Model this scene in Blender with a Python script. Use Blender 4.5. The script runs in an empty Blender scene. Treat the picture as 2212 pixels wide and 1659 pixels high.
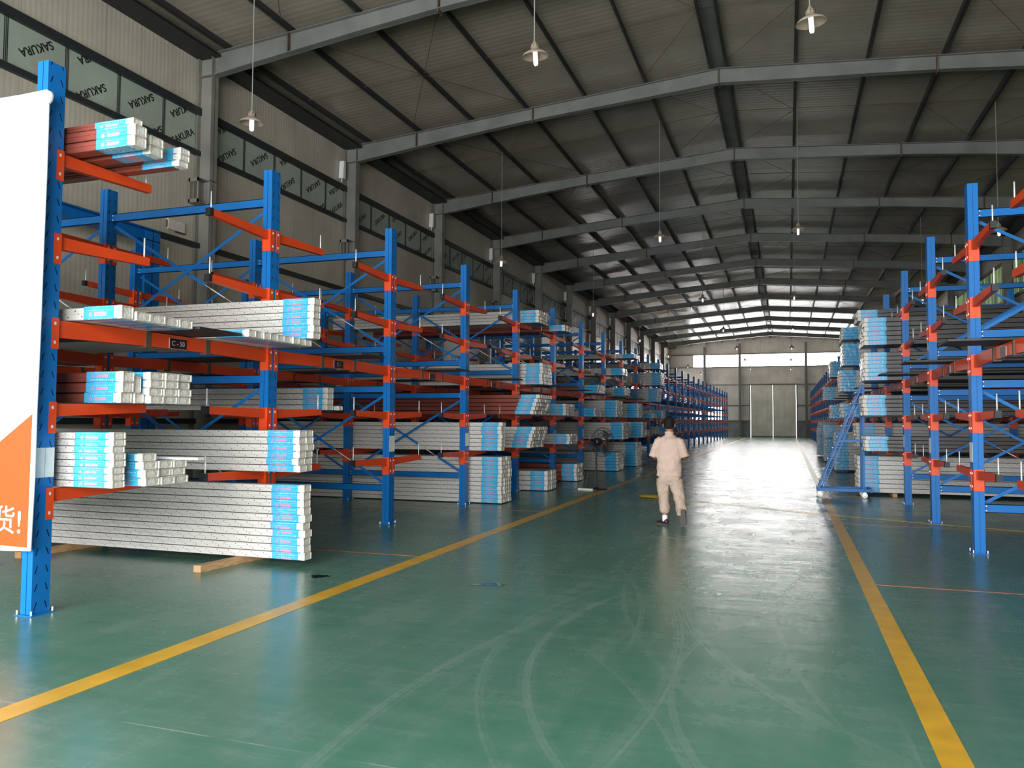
import bpy, bmesh, math, random
from mathutils import Vector, Matrix
random.seed(7)
D = bpy.data
SC = bpy.context.scene
COL = SC.collection
PI = math.pi

# ------------------------------------------------------------------ camera
EYE = Vector((0.0, 0.0, 1.70))
def make_camera():
    yaw, pitch, roll, f = 0.33380344, 0.0463535, 0.0047126, 1716.354
    cy, sy, cp, sp = math.cos(yaw), math.sin(yaw), math.cos(pitch), math.sin(pitch)
    fw = Vector((-sy*cp, cy*cp, sp)); r = Vector((cy, sy, 0)); u = r.cross(fw)
    cr, sr = math.cos(roll), math.sin(roll)
    r2 = cr*r + sr*u; u2 = -sr*r + cr*u
    m = Matrix((r2, u2, -fw)).transposed().to_4x4(); m.translation = EYE
    cam = D.cameras.new('camera'); cam.sensor_fit = 'HORIZONTAL'; cam.sensor_width = 36
    cam.lens = f/2212*36; cam.clip_start = 0.05; cam.clip_end = 400
    o = D.objects.new('camera', cam); o.matrix_world = m; COL.objects.link(o); SC.camera = o
make_camera()

# ------------------------------------------------------------------ world, exposure, daylight
SC.view_settings.view_transform = 'Standard'
SC.view_settings.look = 'None'
SC.view_settings.gamma = 1
SC.view_settings.use_curve_mapping = False
SC.view_settings.exposure = 0.30
w = D.worlds.new('sky'); SC.world = w; w.use_nodes = True
bg = w.node_tree.nodes['Background']; bg.inputs[0].default_value = (0.93, 0.97, 1.0, 1); bg.inputs[1].default_value = 3.0
WINDOW_GABLE, WINDOW_SIDE, WINDOW_LOW = 24.0, 9.0, 12.0
def area(name, loc, size, sizey, rot, power, color=(1, 1, 1)):
    l = D.lights.new(name, 'AREA'); l.shape = 'RECTANGLE'; l.size = size; l.size_y = sizey; l.energy = power; l.color = color
    o = D.objects.new(name, l); o.location = loc; o.rotation_euler = rot; COL.objects.link(o); return o
# daylight coming in through the big loading doorway behind the camera
area('doorway_daylight', (-3.2, -6.3, 3.1), 15.0, 5.9, (math.radians(90), 0, 0), 3800, (0.95, 0.975, 1.0))

# ------------------------------------------------------------------ dimensions of the hall
XW_L, XW_R = -13.15, 9.83          # inner faces of the side walls
XC_L, XC_R = -12.70, 9.38          # inner flange of the columns
XRIDGE = -1.66
Y_FRONT, Y_BACK = -6.4, 94.3
FR0, FRS = 15.11, 6.6              # first visible frame and bay length
def roof_z(x, below=0.0): return 11.42 - 0.0797*abs(x - XRIDGE) - below

# ------------------------------------------------------------------ node helpers
def mat(name, color=(0.5, 0.5, 0.5), rough=0.5, metal=0.0, spec=0.5, noise=0.0, nscale=8.0, bump=0.0, bscale=30.0, stretch=(1, 1, 1)):
    m = D.materials.new(name); m.use_nodes = True
    nt = m.node_tree; b = nt.nodes['Principled BSDF']
    b.inputs['Roughness'].default_value = rough; b.inputs['Metallic'].default_value = metal
    b.inputs['Specular IOR Level'].default_value = spec
    b.inputs['Base Color'].default_value = (*color, 1)
    tc = nt.nodes.new('ShaderNodeTexCoord')
    if noise > 0:
        mp = nt.nodes.new('ShaderNodeMapping'); mp.inputs['Scale'].default_value = stretch
        n = nt.nodes.new('ShaderNodeTexNoise'); n.inputs['Scale'].default_value = nscale; n.inputs['Detail'].default_value = 5
        nt.links.new(tc.outputs['Object'], mp.inputs[0]); nt.links.new(mp.outputs[0], n.inputs['Vector'])
        mr = nt.nodes.new('ShaderNodeMapRange'); mr.inputs[1].default_value = 0.3; mr.inputs[2].default_value = 0.7
        mr.inputs[3].default_value = 1 - noise; mr.inputs[4].default_value = 1 + noise*0.6
        nt.links.new(n.outputs['Fac'], mr.inputs[0])
        vm = nt.nodes.new('ShaderNodeVectorMath'); vm.operation = 'SCALE'; vm.inputs[0].default_value = color
        nt.links.new(mr.outputs[0], vm.inputs['Scale']); nt.links.new(vm.outputs[0], b.inputs['Base Color'])
    if bump > 0:
        n2 = nt.nodes.new('ShaderNodeTexNoise'); n2.inputs['Scale'].default_value = bscale
        nt.links.new(tc.outputs['Object'], n2.inputs['Vector'])
        bp = nt.nodes.new('ShaderNodeBump'); bp.inputs['Strength'].default_value = bump; bp.inputs['Distance'].default_value = 0.01
        nt.links.new(n2.outputs['Fac'], bp.inputs['Height']); nt.links.new(bp.outputs[0], b.inputs['Normal'])
    return m
def emit(name, color, strength):
    m = D.materials.new(name); m.use_nodes = True; nt = m.node_tree; nt.nodes.clear()
    e = nt.nodes.new('ShaderNodeEmission'); e.inputs[0].default_value = (*color, 1); e.inputs[1].default_value = strength
    o = nt.nodes.new('ShaderNodeOutputMaterial'); nt.links.new(e.outputs[0], o.inputs[0]); return m
class N:
    """small maths wrapper around a node tree"""
    def __init__(s, m): s.nt = m.node_tree; s.b = s.nt.nodes.get('Principled BSDF')
    def tc(s, k='Object'):
        t = s.nt.nodes.new('ShaderNodeTexCoord'); x = s.nt.nodes.new('ShaderNodeSeparateXYZ')
        s.nt.links.new(t.outputs[k], x.inputs[0]); return t.outputs[k], x.outputs[0], x.outputs[1], x.outputs[2]
    def _set(s, i, v):
        if isinstance(v, (int, float)): i.default_value = v
        elif isinstance(v, tuple): i.default_value = v
        else: s.nt.links.new(v, i)
    def m(s, op, a, b=0.0, c=0.0, clamp=False):
        n = s.nt.nodes.new('ShaderNodeMath'); n.operation = op; n.use_clamp = clamp
        s._set(n.inputs[0], a); s._set(n.inputs[1], b); s._set(n.inputs[2], c); return n.outputs[0]
    def band(s, v, lo, hi):   # 1 inside [lo, hi]
        return s.m('MULTIPLY', s.m('GREATER_THAN', v, lo), s.m('LESS_THAN', v, hi))
    def noise(s, vec, scale, detail=4, rough=0.5, stretch=None):
        if stretch:
            mp = s.nt.nodes.new('ShaderNodeMapping'); mp.inputs['Scale'].default_value = stretch
            s.nt.links.new(vec, mp.inputs[0]); vec = mp.outputs[0]
        n = s.nt.nodes.new('ShaderNodeTexNoise'); n.inputs['Scale'].default_value = scale; n.inputs['Detail'].default_value = detail
        n.inputs['Roughness'].default_value = rough
        s.nt.links.new(vec, n.inputs['Vector']); return n.outputs['Fac']
    def ramp(s, v, a, b, lo=0.0, hi=1.0, smooth=True):
        n = s.nt.nodes.new('ShaderNodeMapRange'); n.interpolation_type = 'SMOOTHSTEP' if smooth else 'LINEAR'
        s._set(n.inputs[0], v); n.inputs[1].default_value = a; n.inputs[2].default_value = b
        n.inputs[3].default_value = lo; n.inputs[4].default_value = hi; return n.outputs[0]
    def mix(s, f, a, b):
        n = s.nt.nodes.new('ShaderNodeMix'); n.data_type = 'RGBA'; s._set(n.inputs[0], f)
        for i, v in ((6, a), (7, b)):
            if isinstance(v, tuple): n.inputs[i].default_value = (*v[:3], 1)
            else: s.nt.links.new(v, n.inputs[i])
        return n.outputs[2]
    def to(s, name, v): s._set(s.b.inputs[name], v)
    def bump(s, h, strength=0.5, dist=0.01):
        n = s.nt.nodes.new('ShaderNodeBump'); n.inputs['Strength'].default_value = strength; n.inputs['Distance'].default_value = dist
        s.nt.links.new(h, n.inputs['Height']); s.nt.links.new(n.outputs[0], s.b.inputs['Normal'])

# ------------------------------------------------------------------ materials
M = {}
M['orange'] = mat('orange_paint', (0.74, 0.066, 0.010), 0.42, noise=0.08, nscale=3)
M['blue'] = mat('blue_paint', (0.006, 0.140, 0.435), 0.36, spec=0.3, noise=0.10, nscale=3)
M['steel'] = mat('zinc_steel', (0.80, 0.80, 0.78), 0.35, 0.25)
M['black'] = mat('black_plastic', (0.012, 0.012, 0.014), 0.5)
M['seam'] = mat('seam_plate', (0.10, 0.075, 0.05), 0.6, noise=0.2)
M['board'] = mat('dark_board', (0.020, 0.018, 0.017), 0.55, noise=0.3, nscale=6)
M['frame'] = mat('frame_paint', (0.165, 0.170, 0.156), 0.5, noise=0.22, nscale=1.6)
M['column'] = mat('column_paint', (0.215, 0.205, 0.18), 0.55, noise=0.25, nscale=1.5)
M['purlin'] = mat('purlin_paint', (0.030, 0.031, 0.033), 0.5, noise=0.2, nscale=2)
M['rust'] = mat('rusty_plate', (0.10, 0.06, 0.035), 0.7, noise=0.3)
M['dark'] = mat('dark_trim', (0.022, 0.026, 0.028), 0.5, noise=0.2)
M['white'] = mat('white_plastic', (0.80, 0.80, 0.78), 0.45)
M['paper'] = mat('wrapping_paper', (0.66, 0.62, 0.54), 0.5, noise=0.16, nscale=14, bump=0.5, bscale=25)
M['yellow'] = mat('yellow_line', (0.66, 0.37, 0.02), 0.32, noise=0.18, nscale=4)
M['ochre'] = mat('ochre_line', (0.33, 0.14, 0.06), 0.35, noise=0.3, nscale=5)
M['wood'] = mat('raw_wood', (0.52, 0.30, 0.14), 0.7, noise=0.35, nscale=6, stretch=(14, 1, 14))
M['skin'] = mat('skin', (0.30, 0.135, 0.085), 0.5)
M['hair'] = mat('hair', (0.010, 0.008, 0.007), 0.7, spec=0.15, bump=0.6, bscale=120)
M['shirt'] = mat('beige_cloth', (0.50, 0.365, 0.295), 0.85, noise=0.12, nscale=7, bump=0.9, bscale=9)
M['trousers'] = mat('beige_trouser_cloth', (0.43, 0.32, 0.25), 0.85, noise=0.16, nscale=6, bump=1.0, bscale=8)
M['shoe'] = mat('shoe_leather', (0.030, 0.018, 0.016), 0.35)
M['sock'] = mat('white_sock', (0.8, 0.8, 0.8), 0.9)
M['sole'] = mat('shoe_sole', (0.075, 0.062, 0.058), 0.8)
M['lampshade'] = mat('enamel_shade', (0.33, 0.265, 0.20), 0.5, noise=0.2)
M['wire'] = mat('wire', (0.30, 0.29, 0.26), 0.5)
M['rope'] = mat('yellow_rope', (0.42, 0.26, 0.02), 0.6)
M['fan'] = mat('fan_black', (0.012, 0.012, 0.013), 0.4)
M['bulb'] = emit('lamp_tube', (1.0, 0.96, 0.94), 1.1)  # faint glow added so the unlit tubes still read white in the dim hall
M['pane_gable'] = emit('gable_daylight', (1.0, 0.985, 0.97), WINDOW_GABLE)
M['pane_side'] = emit('side_daylight', (1.0, 0.98, 0.96), WINDOW_SIDE)
M['pane_low'] = emit('low_daylight', (1.0, 0.98, 0.96), WINDOW_LOW)
M['sign'] = mat('sign_plate', (0.02, 0.008, 0.008), 0.4)
M['signtext'] = mat('sign_letters', (0.42, 0.30, 0.28), 0.5)
M['print'] = mat('foil_print', (0.012, 0.016, 0.014), 0.5)
M['plate'] = mat('label_card', (0.70, 0.71, 0.68), 0.4, noise=0.1)
M['concrete'] = mat('wall_concrete', (0.27, 0.29, 0.29), 0.7, noise=0.3, nscale=1.2)
M['blade'] = mat('fan_blade', (0.05, 0.05, 0.055), 0.35)

def blue_slotted():
    m = mat('blue_upright_paint', (0.006, 0.140, 0.435), 0.36, spec=0.3); n = N(m); v, x, y, z = n.tc()
    # slanted slots in two columns on the +X / -X faces only
    g = n.nt.nodes.new('ShaderNodeNewGeometry'); sp = n.nt.nodes.new('ShaderNodeSeparateXYZ'); n.nt.links.new(g.outputs['Normal'], sp.inputs[0])
    side = n.m('GREATER_THAN', n.m('ABSOLUTE', sp.outputs[0]), 0.9)
    ay = n.m('ABSOLUTE', n.m('SUBTRACT', y, 0.09))
    zz = n.m('SUBTRACT', n.m('FRACT', n.m('DIVIDE', z, 0.155)), 0.5)
    zz = n.m('MULTIPLY', zz, 0.155)
    off = n.m('ADD', n.m('SUBTRACT', ay, 0.052), n.m('MULTIPLY', zz, 0.36))
    mask = n.m('MULTIPLY', n.m('LESS_THAN', n.m('ABSOLUTE', off), 0.0055), n.m('LESS_THAN', n.m('ABSOLUTE', zz), 0.032))
    mask = n.m('MULTIPLY', mask, side)
    nz = n.ramp(n.noise(v, 3), 0.3, 0.7, 0.9, 1.08)
    base = n.mix(0.0, (0.006, 0.140, 0.435), (0, 0, 0))
    n.to('Base Color', n.mix(mask, base, (0.002, 0.006, 0.03)))
    return m
M['upright'] = blue_slotted()

def floor_mat():
    m = mat('green_floor', (0.05, 0.2, 0.13), 0.2); n = N(m); v, x, y, z = n.tc()
    big = n.noise(v, 0.35, 4); mid = n.noise(v, 1.3, 6, 0.6)
    dirs = n.noise(v, 1.0, 6, 0.65, (3.2, 0.6, 1)); dirs2 = n.noise(v, 2.2, 5, 0.7, (0.7, 3.0, 1)); fine = n.noise(v, 28, 4, 0.7)
    green = n.mix(n.ramp(big, 0.3, 0.7), (0.040, 0.160, 0.102), (0.054, 0.198, 0.130))
    scr = n.noise(v, 2.6, 7, 0.75, (0.55, 3.4, 1)); scr2 = n.noise(v, 2.1, 7, 0.75, (3.1, 0.5, 1))
    dust = n.m('MULTIPLY', n.ramp(dirs, 0.15, 0.90), n.ramp(mid, 0.05, 0.95))
    dust = n.m('ADD', n.m('MULTIPLY', dust, 1.3), n.m('MULTIPLY', n.ramp(dirs2, 0.2, 0.95), 0.6))
    dust = n.m('MULTIPLY', dust, n.ramp(n.m('MAXIMUM', scr, scr2), 0.3, 0.8, 0.5, 1.3))
    # curved tyre marks: rings around distant centres, broken up by noise
    marks = None
    for cx, cyy, r, wd, amp, ylo, yhi in ((2.6, 6.3, 4.42, 0.085, 0.75, 2.4, 8.6), (2.6, 6.3, 4.72, 0.05, 0.5, 2.2, 9.0), (4.4, 8.2, 5.35, 0.09, 0.6, 4.0, 11), (3.1, 5.6, 3.85, 0.07, 0.6, 3, 9),
                                  (-9.5, 5.4, 8.75, 0.10, 0.7, 3.2, 9.5), (-9.2, 5.9, 8.05, 0.06, 0.5, 5.2, 10), (6.0, 4.4, 8.3, 0.10, 0.65, 2.0, 7.4), (-7.0, 1.8, 6.9, 0.09, 0.5, 2.5, 6.5), (7.6, 9.5, 9.3, 0.05, 0.5, 4, 12),
                                  (8.8, 7.4, 8.9, 0.04, 0.45, 4, 10), (-12, 9.5, 10.1, 0.12, 0.45, 7, 13), (-5.5, 4.5, 6.1, 0.035, 0.45, 3.6, 5.6)):
        d = n.m('SQRT', n.m('ADD', n.m('POWER', n.m('SUBTRACT', x, cx), 2.0), n.m('POWER', n.m('SUBTRACT', y, cyy), 2.0)))
        a = n.m('ABSOLUTE', n.m('SUBTRACT', d, r))
        st_ = n.m('ADD', n.m('MULTIPLY', n.m('SINE', n.m('MULTIPLY', d, 173.0)), 0.25), n.m('MULTIPLY', n.m('SINE', n.m('MULTIPLY', d, 97.0)), 0.25)); st_ = n.m('ADD', st_, 0.62)
        k = n.m('MULTIPLY', n.m('MULTIPLY', n.ramp(a, wd*0.2, wd*0.8, amp, 0.0), st_), n.m('MULTIPLY', n.ramp(y, ylo, ylo + 1.2), n.ramp(y, yhi - 1.2, yhi, 1.0, 0.0)))
        marks = k if marks is None else n.m('MAXIMUM', marks, k)
    marks = n.m('MULTIPLY', marks, n.m('MULTIPLY', n.ramp(n.noise(v, 1.2, 3, 0.5), 0.2, 0.8, 0.35, 1.0), n.ramp(n.noise(v, 14, 5, 0.7), 0.2, 0.8, 0.5, 1.25)))
    tot = n.m('ADD', n.m('MULTIPLY', dust, 0.55), n.m('MULTIPLY', marks, 0.85), clamp=True)
    tot = n.m('MINIMUM', tot, 0.75)
    col = n.mix(tot, green, (0.21, 0.29, 0.25))
    # small grime and chips
    col = n.mix(n.m('MULTIPLY', n.ramp(fine, 0.25, 0.50, 1.0, 0.0), 0.12), col, (0.02, 0.07, 0.045))
    # saw cuts across the aisle
    cut = None
    for yy in (3.55, 8.55, 14.1, 20.0, 26.0):
        a = n.m('LESS_THAN', n.m('ABSOLUTE', n.m('SUBTRACT', n.m('ADD', y, n.m('MULTIPLY', x, 0.01)), yy)), 0.006); cut = a if cut is None else n.m('MAXIMUM', cut, a)
    cut = n.m('MULTIPLY', cut, n.ramp(n.noise(v, 2.0, 2), 0.4, 0.6))
    col = n.mix(n.m('MULTIPLY', cut, 0.55), col, (0.42, 0.42, 0.36))
    n.to('Base Color', col)
    n.to('Roughness', n.m('ADD', n.ramp(mid, 0.2, 0.8, 0.19, 0.25), n.m('MULTIPLY', tot, 0.16)))
    n.to('Specular IOR Level', 0.55)
    n.bump(n.m('ADD', n.noise(v, 1.6, 3, 0.5, (0.8, 2.6, 1)), n.m('MULTIPLY', scr, 0.35)), 0.16, 0.02)
    return m
M['floor'] = floor_mat()
def corr_mat(name, color, axis, pitch, rough=0.38, wob=0.5, spec=0.5, panel=1.0, bstr=0.5):
    m = mat(name, color, rough, spec=spec); n = N(m); v, x, y, z = n.tc()
    a = (x, y, z)[axis]
    rib = n.m('SINE', n.m('MULTIPLY', a, 2*PI/pitch))
    seam = n.m('LESS_THAN', n.m('FRACT', n.m('DIVIDE', a, panel)), 0.018/panel)
    nz = n.noise(v, 0.7, 5, 0.6); nz2 = n.noise(v, 5, 4, 0.6)
    c = n.mix(n.ramp(nz, 0.3, 0.7), tuple(k*0.86 for k in color), tuple(k*1.08 for k in color))
    c = n.mix(n.m('MULTIPLY', n.ramp(nz2, 0.25, 0.5, 1, 0), 0.15), c, tuple(k*0.5 for k in color))
    c = n.mix(n.m('MULTIPLY', seam, 0.45), c, tuple(k*0.35 for k in color))
    n.to('Base Color', c)
    h = n.m('ADD', n.m('MULTIPLY', rib, 0.25), n.m('MULTIPLY', nz, wob))
    n.bump(h, bstr, 0.02)
    return m
M['wall'] = corr_mat('wall_sheet', (0.50, 0.455, 0.37), 1, 0.115, 0.38, 0.6, 0.5, 0.95, 0.16)
M['gable'] = corr_mat('gable_sheet', (0.70, 0.66, 0.61), 0, 0.115, 0.5, 0.3, 0.3, 0.95, 0.15)
M['roof'] = corr_mat('roof_sheet', (0.33, 0.29, 0.225), 1, 0.19, 0.27, 1.6, 0.6, 0.95, 0.24)
M['doorleaf'] = corr_mat('door_sheet', (0.80, 0.78, 0.68), 0, 0.3, 0.6, 0.3, 0.3, 0.6, 0.3)
M['foil'] = mat('window_foil', (0.37, 0.42, 0.35), 0.24, noise=0.14, nscale=1.2, bump=0.25, bscale=2.5)
def green_mat():
    m = mat('green_film', (0.10, 0.16, 0.05), 0.3); n = N(m); v, x, y, z = n.tc()
    s = n.noise(v, 2.2, 4, 0.6, (1, 1, 0.25))
    c = n.mix(n.ramp(s, 0.35, 0.65), (0.05, 0.10, 0.03), (0.30, 0.42, 0.18)); n.to('Base Color', c)
    n.to('Emission Color', c); n.to('Emission Strength', 0.5); return m
M['green'] = green_mat()

def profile_mat(name, color, dark, holes=True, pitch=0.165, rough=0.35):
    m = mat(name, color, rough); n = N(m); v, x, y, z = n.tc('Object'); _, gx, gy, gz = n.tc('Generated')
    oi = n.nt.nodes.new('ShaderNodeObjectInfo'); rnd = oi.outputs['Random']
    st = n.noise(v, 2.0, 3, 0.5, (0.5, 8, 18))
    c = n.mix(n.ramp(st, 0.35, 0.7), tuple(k*0.90 for k in color), tuple(k*1.06 for k in color))
    c = n.mix(n.m('MULTIPLY', rnd, 0.16), c, tuple(k*0.6 for k in color))
    if holes:
        def dots(c, zc, ph, dz, dx):
            fx = n.m('ABSOLUTE', n.m('SUBTRACT', n.m('FRACT', n.m('ADD', n.m('DIVIDE', x, pitch), n.m('ADD', ph, rnd))), 0.5))
            k = n.m('MULTIPLY', n.m('LESS_THAN', fx, dx/pitch), n.m('LESS_THAN', n.m('ABSOLUTE', n.m('SUBTRACT', gz, zc)), dz))
            return n.mix(k, c, dark)
        c = dots(c, 0.27, 0.0, 0.065, 0.0055); c = dots(c, 0.76, 0.5, 0.065, 0.0055)
        c = dots(c, 0.50, 0.25, 0.10, 0.0022)
        ln = n.m('LESS_THAN', n.m('ABSOLUTE', n.m('SUBTRACT', gz, 0.51)), 0.022)
        c = n.mix(n.m('MULTIPLY', ln, 0.35), c, (0.34, 0.22, 0.10))
    n.to('Base Color', c); return m
M['p_white'] = profile_mat('white_profile', (0.66, 0.63, 0.59), (0.03, 0.03, 0.03))
M['p_plain'] = profile_mat('grey_profile', (0.44, 0.425, 0.395), (0.1, 0.1, 0.1), False)
M['p_red'] = profile_mat('red_profile', (0.25, 0.060, 0.042), (0.1, 0.1, 0.1), False)
M['p_dark'] = profile_mat('dark_profile', (0.060, 0.052, 0.052), (0.1, 0.1, 0.1), False)
def label_mat():
    m = mat('blue_wrap', (0.02, 0.36, 0.72), 0.3); n = N(m); v, x, y, z = n.tc('Object'); _, gx, gy, gz = n.tc('Generated')
    oi = n.nt.nodes.new('ShaderNodeObjectInfo'); rnd = oi.outputs['Random']
    zo = n.m('FRACT', n.m('ADD', gz, n.m('MULTIPLY', n.m('FLOOR', n.m('MULTIPLY', rnd, 4.0)), 0.18)))
    c = n.mix(n.ramp(n.noise(v, 9, 3), 0.3, 0.7), (0.035, 0.34, 0.60), (0.08, 0.42, 0.70))
    logo = n.m('MULTIPLY', n.band(gx, 0.32, 0.68), n.band(zo, 0.42, 0.72))
    dotx = n.m('SUBTRACT', gx, 0.20); dotz = n.m('MULTIPLY', n.m('SUBTRACT', zo, 0.56), 0.25)
    circ = n.m('LESS_THAN', n.m('ADD', n.m('MULTIPLY', dotx, dotx), n.m('MULTIPLY', dotz, dotz)), 0.0028)
    c = n.mix(n.m('MULTIPLY', n.m('MAXIMUM', logo, n.m('MULTIPLY', circ, 0.6)), 0.80), c, (0.62, 0.24, 0.30))
    lt = n.m('GREATER_THAN', n.m('FRACT', n.m('MULTIPLY', gx, 17.0)), 0.35)
    lt = n.m('MULTIPLY', lt, n.m('GREATER_THAN', n.noise(v, 60, 2), 0.46))
    rows = n.m('MULTIPLY', n.m('MULTIPLY', n.band(gx, 0.14, 0.86), n.m('MAXIMUM', n.band(zo, 0.14, 0.24), n.band(zo, 0.84, 0.90))), lt)
    c = n.mix(n.m('MULTIPLY', rows, 0.7), c, (0.66, 0.80, 0.86))
    n.to('Base Color', c); n.bump(n.noise(v, 22, 3), 0.4, 0.006); return m
M['wrap'] = label_mat()
def cap_mat():
    m = mat('paper_cap', (0.7, 0.67, 0.6), 0.42); n = N(m); v, x, y, z = n.tc('Object'); _, gx, gy, gz = n.tc('Generated')
    c = n.mix(n.ramp(n.noise(v, 18, 4), 0.3, 0.7), (0.56, 0.53, 0.46), (0.76, 0.74, 0.70))
    tape = n.m('MAXIMUM', n.m('LESS_THAN', n.m('ABSOLUTE', n.m('SUBTRACT', gz, 0.90)), 0.035), n.m('MULTIPLY', n.m('LESS_THAN', n.m('ABSOLUTE', n.m('SUBTRACT', n.m('ABSOLUTE', n.m('SUBTRACT', gy, 0.5)), 0.30)), 0.012), 0.7))
    c = n.mix(n.m('MULTIPLY', tape, 0.6), c, (0.48, 0.27, 0.10))
    n.to('Base Color', c); n.bump(n.noise(v, 30, 3), 0.8, 0.01); return m
M['cap'] = cap_mat()

# ------------------------------------------------------------------ mesh helpers
class MB:
    def __init__(s): s.v = []; s.f = []; s.mi = []; s.mats = []; s.cur = 0
    def use(s, m):
        if m not in s.mats: s.mats.append(m)
        s.cur = s.mats.index(m); return s
    def poly(s, pts, faces):
        n = len(s.v); s.v += [tuple(p) for p in pts]
        for f in faces: s.f.append(tuple(i + n for i in f)); s.mi.append(s.cur)
        return s
    def box(s, x0, y0, z0, x1, y1, z1):
        if x0 > x1: x0, x1 = x1, x0
        if y0 > y1: y0, y1 = y1, y0
        if z0 > z1: z0, z1 = z1, z0
        p = [(x0, y0, z0), (x1, y0, z0), (x1, y1, z0), (x0, y1, z0), (x0, y0, z1), (x1, y0, z1), (x1, y1, z1), (x0, y1, z1)]
        return s.poly(p, [(0, 3, 2, 1), (4, 5, 6, 7), (0, 1, 5, 4), (1, 2, 6, 5), (2, 3, 7, 6), (3, 0, 4, 7)])
    def hexa(s, p):   # 8 points, bottom ring then top ring
        return s.poly(p, [(0, 3, 2, 1), (4, 5, 6, 7), (0, 1, 5, 4), (1, 2, 6, 5), (2, 3, 7, 6), (3, 0, 4, 7)])
    def prism(s, prof, a, b, axis='x'):
        """prof: list of 2D points, extruded along axis from a to b (counter-clockwise seen from +axis)"""
        def P(t, q):
            if axis == 'x': return (t, q[0], q[1])
            if axis == 'y': return (q[0], t, q[1])
            return (q[0], q[1], t)
        n = len(prof); pts = [P(a, q) for q in prof] + [P(b, q) for q in prof]
        fs = [tuple(range(n))[::-1], tuple(range(n, 2*n))]
        for i in range(n): j = (i + 1) % n; fs.append((i, j, n + j, n + i))
        return s.poly(pts, fs)
    def tube(s, pts, r, seg=8, closed=False):
        pts = [Vector(p) for p in pts]; n = len(pts); rings = []
        rs = r if isinstance(r, (list, tuple)) else [r]*n
        up = Vector((0, 0, 1)); prev = None
        for i, p in enumerate(pts):
            a = pts[(i - 1) % n] if (i > 0 or closed) else p; b = pts[(i + 1) % n] if (i < n - 1 or closed) else p
            t = (b - a).normalized()
            if prev is None:
                s1 = t.cross(up)
                if s1.length < 1e-3: s1 = t.cross(Vector((1, 0, 0)))
                s1.normalize()
            else:
                s1 = (prev - t*prev.dot(t)); s1.normalize()
            prev = s1; s2 = t.cross(s1)
            rings.append([p + (s1*math.cos(2*PI*k/seg) + s2*math.sin(2*PI*k/seg))*rs[i] for k in range(seg)])
        v = [q for rr in rings for q in rr]; fs = []
        m = n if closed else n - 1
        for i in range(m):
            j = (i + 1) % n
            for k in range(seg):
                l = (k + 1) % seg; fs.append((i*seg + k, i*seg + l, j*seg + l, j*seg + k))
        if not closed: fs += [tuple(range(seg))[::-1], tuple(range((n-1)*seg, n*seg))]
        return s.poly(v, fs)
    def bar(s, a, b, wdt, hgt):
        a, b = Vector(a), Vector(b); t = (b - a).normalized(); s1 = t.cross(Vector((0, 0, 1)))
        if s1.length < 1e-3: s1 = Vector((1, 0, 0))
        s1.normalize(); s2 = s1.cross(t); p = []
        for q in (a, b):
            p += [q - s1*wdt/2 - s2*hgt/2, q + s1*wdt/2 - s2*hgt/2, q + s1*wdt/2 + s2*hgt/2, q - s1*wdt/2 + s2*hgt/2]
        return s.poly(p, [(0, 1, 2, 3), (7, 6, 5, 4), (0, 4, 5, 1), (1, 5, 6, 2), (2, 6, 7, 3), (3, 7, 4, 0)])
    def lathe(s, prof, c=(0, 0, 0), seg=20):
        n = len(prof); v = []
        for r, z in prof:
            for k in range(seg): v.append((c[0] + r*math.cos(2*PI*k/seg), c[1] + r*math.sin(2*PI*k/seg), c[2] + z))
        fs = []
        for i in range(n - 1):
            for k in range(seg): l = (k + 1) % seg; fs.append((i*seg + k, i*seg + l, (i+1)*seg + l, (i+1)*seg + k))
        return s.poly(v, fs)
    def loft(s, rings, seg=16, cap=True):
        """rings: (centre, axis_u, axis_v) ellipse rings"""
        v = []
        for c, u, w_ in rings:
            c, u, w_ = Vector(c), Vector(u), Vector(w_)
            for k in range(seg): v.append(c + u*math.cos(2*PI*k/seg) + w_*math.sin(2*PI*k/seg))
        fs = []; n = len(rings)
        for i in range(n - 1):
            for k in range(seg): l = (k + 1) % seg; fs.append((i*seg + k, i*seg + l, (i+1)*seg + l, (i+1)*seg + k))
        if cap: fs += [tuple(range(seg))[::-1], tuple(range((n-1)*seg, n*seg))]
        return s.poly(v, fs)
    def mesh(s, name, smooth=False, fix=True):
        me = D.meshes.new(name); me.from_pydata(s.v, [], s.f)
        for m in s.mats: me.materials.append(m)
        for p, i in zip(me.polygons, s.mi): p.material_index = i; p.use_smooth = smooth
        if fix:
            bm = bmesh.new(); bm.from_mesh(me); bmesh.ops.recalc_face_normals(bm, faces=bm.faces); bm.to_mesh(me); bm.free()
        me.update(); return me
    def obj(s, name, parent=None, loc=(0, 0, 0), smooth=False, bevel=0.0):
        return link(name, s.mesh(name, smooth), parent, loc, bevel=bevel)
def link(name, me, parent=None, loc=(0, 0, 0), rot=(0, 0, 0), bevel=0.0):
    o = D.objects.new(name, me); COL.objects.link(o); o.location = loc; o.rotation_euler = rot
    if parent: o.parent = parent
    if bevel:
        b = o.modifiers.new('bevel', 'BEVEL'); b.width = bevel; b.segments = 2; b.limit_method = 'ANGLE'
    return o
def thing(name, label, cat, loc=(0, 0, 0), group=None, rot=(0, 0, 0)):
    o = D.objects.new(name, None); COL.objects.link(o); o.location = loc; o.rotation_euler = rot; o.empty_display_size = 0.2
    return tag(o, label, cat, group)
def tag(o, label, cat, group=None):
    o['label'] = label; o['category'] = cat
    if group: o['group'] = group
    return o
def struct(o): o['kind'] = 'structure'; return o
def copy_tree(o, parent=None):
    c = o.copy(); COL.objects.link(c)
    if parent: c.parent = parent
    for ch in list(o.children): copy_tree(ch, c)
    return c
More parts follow.
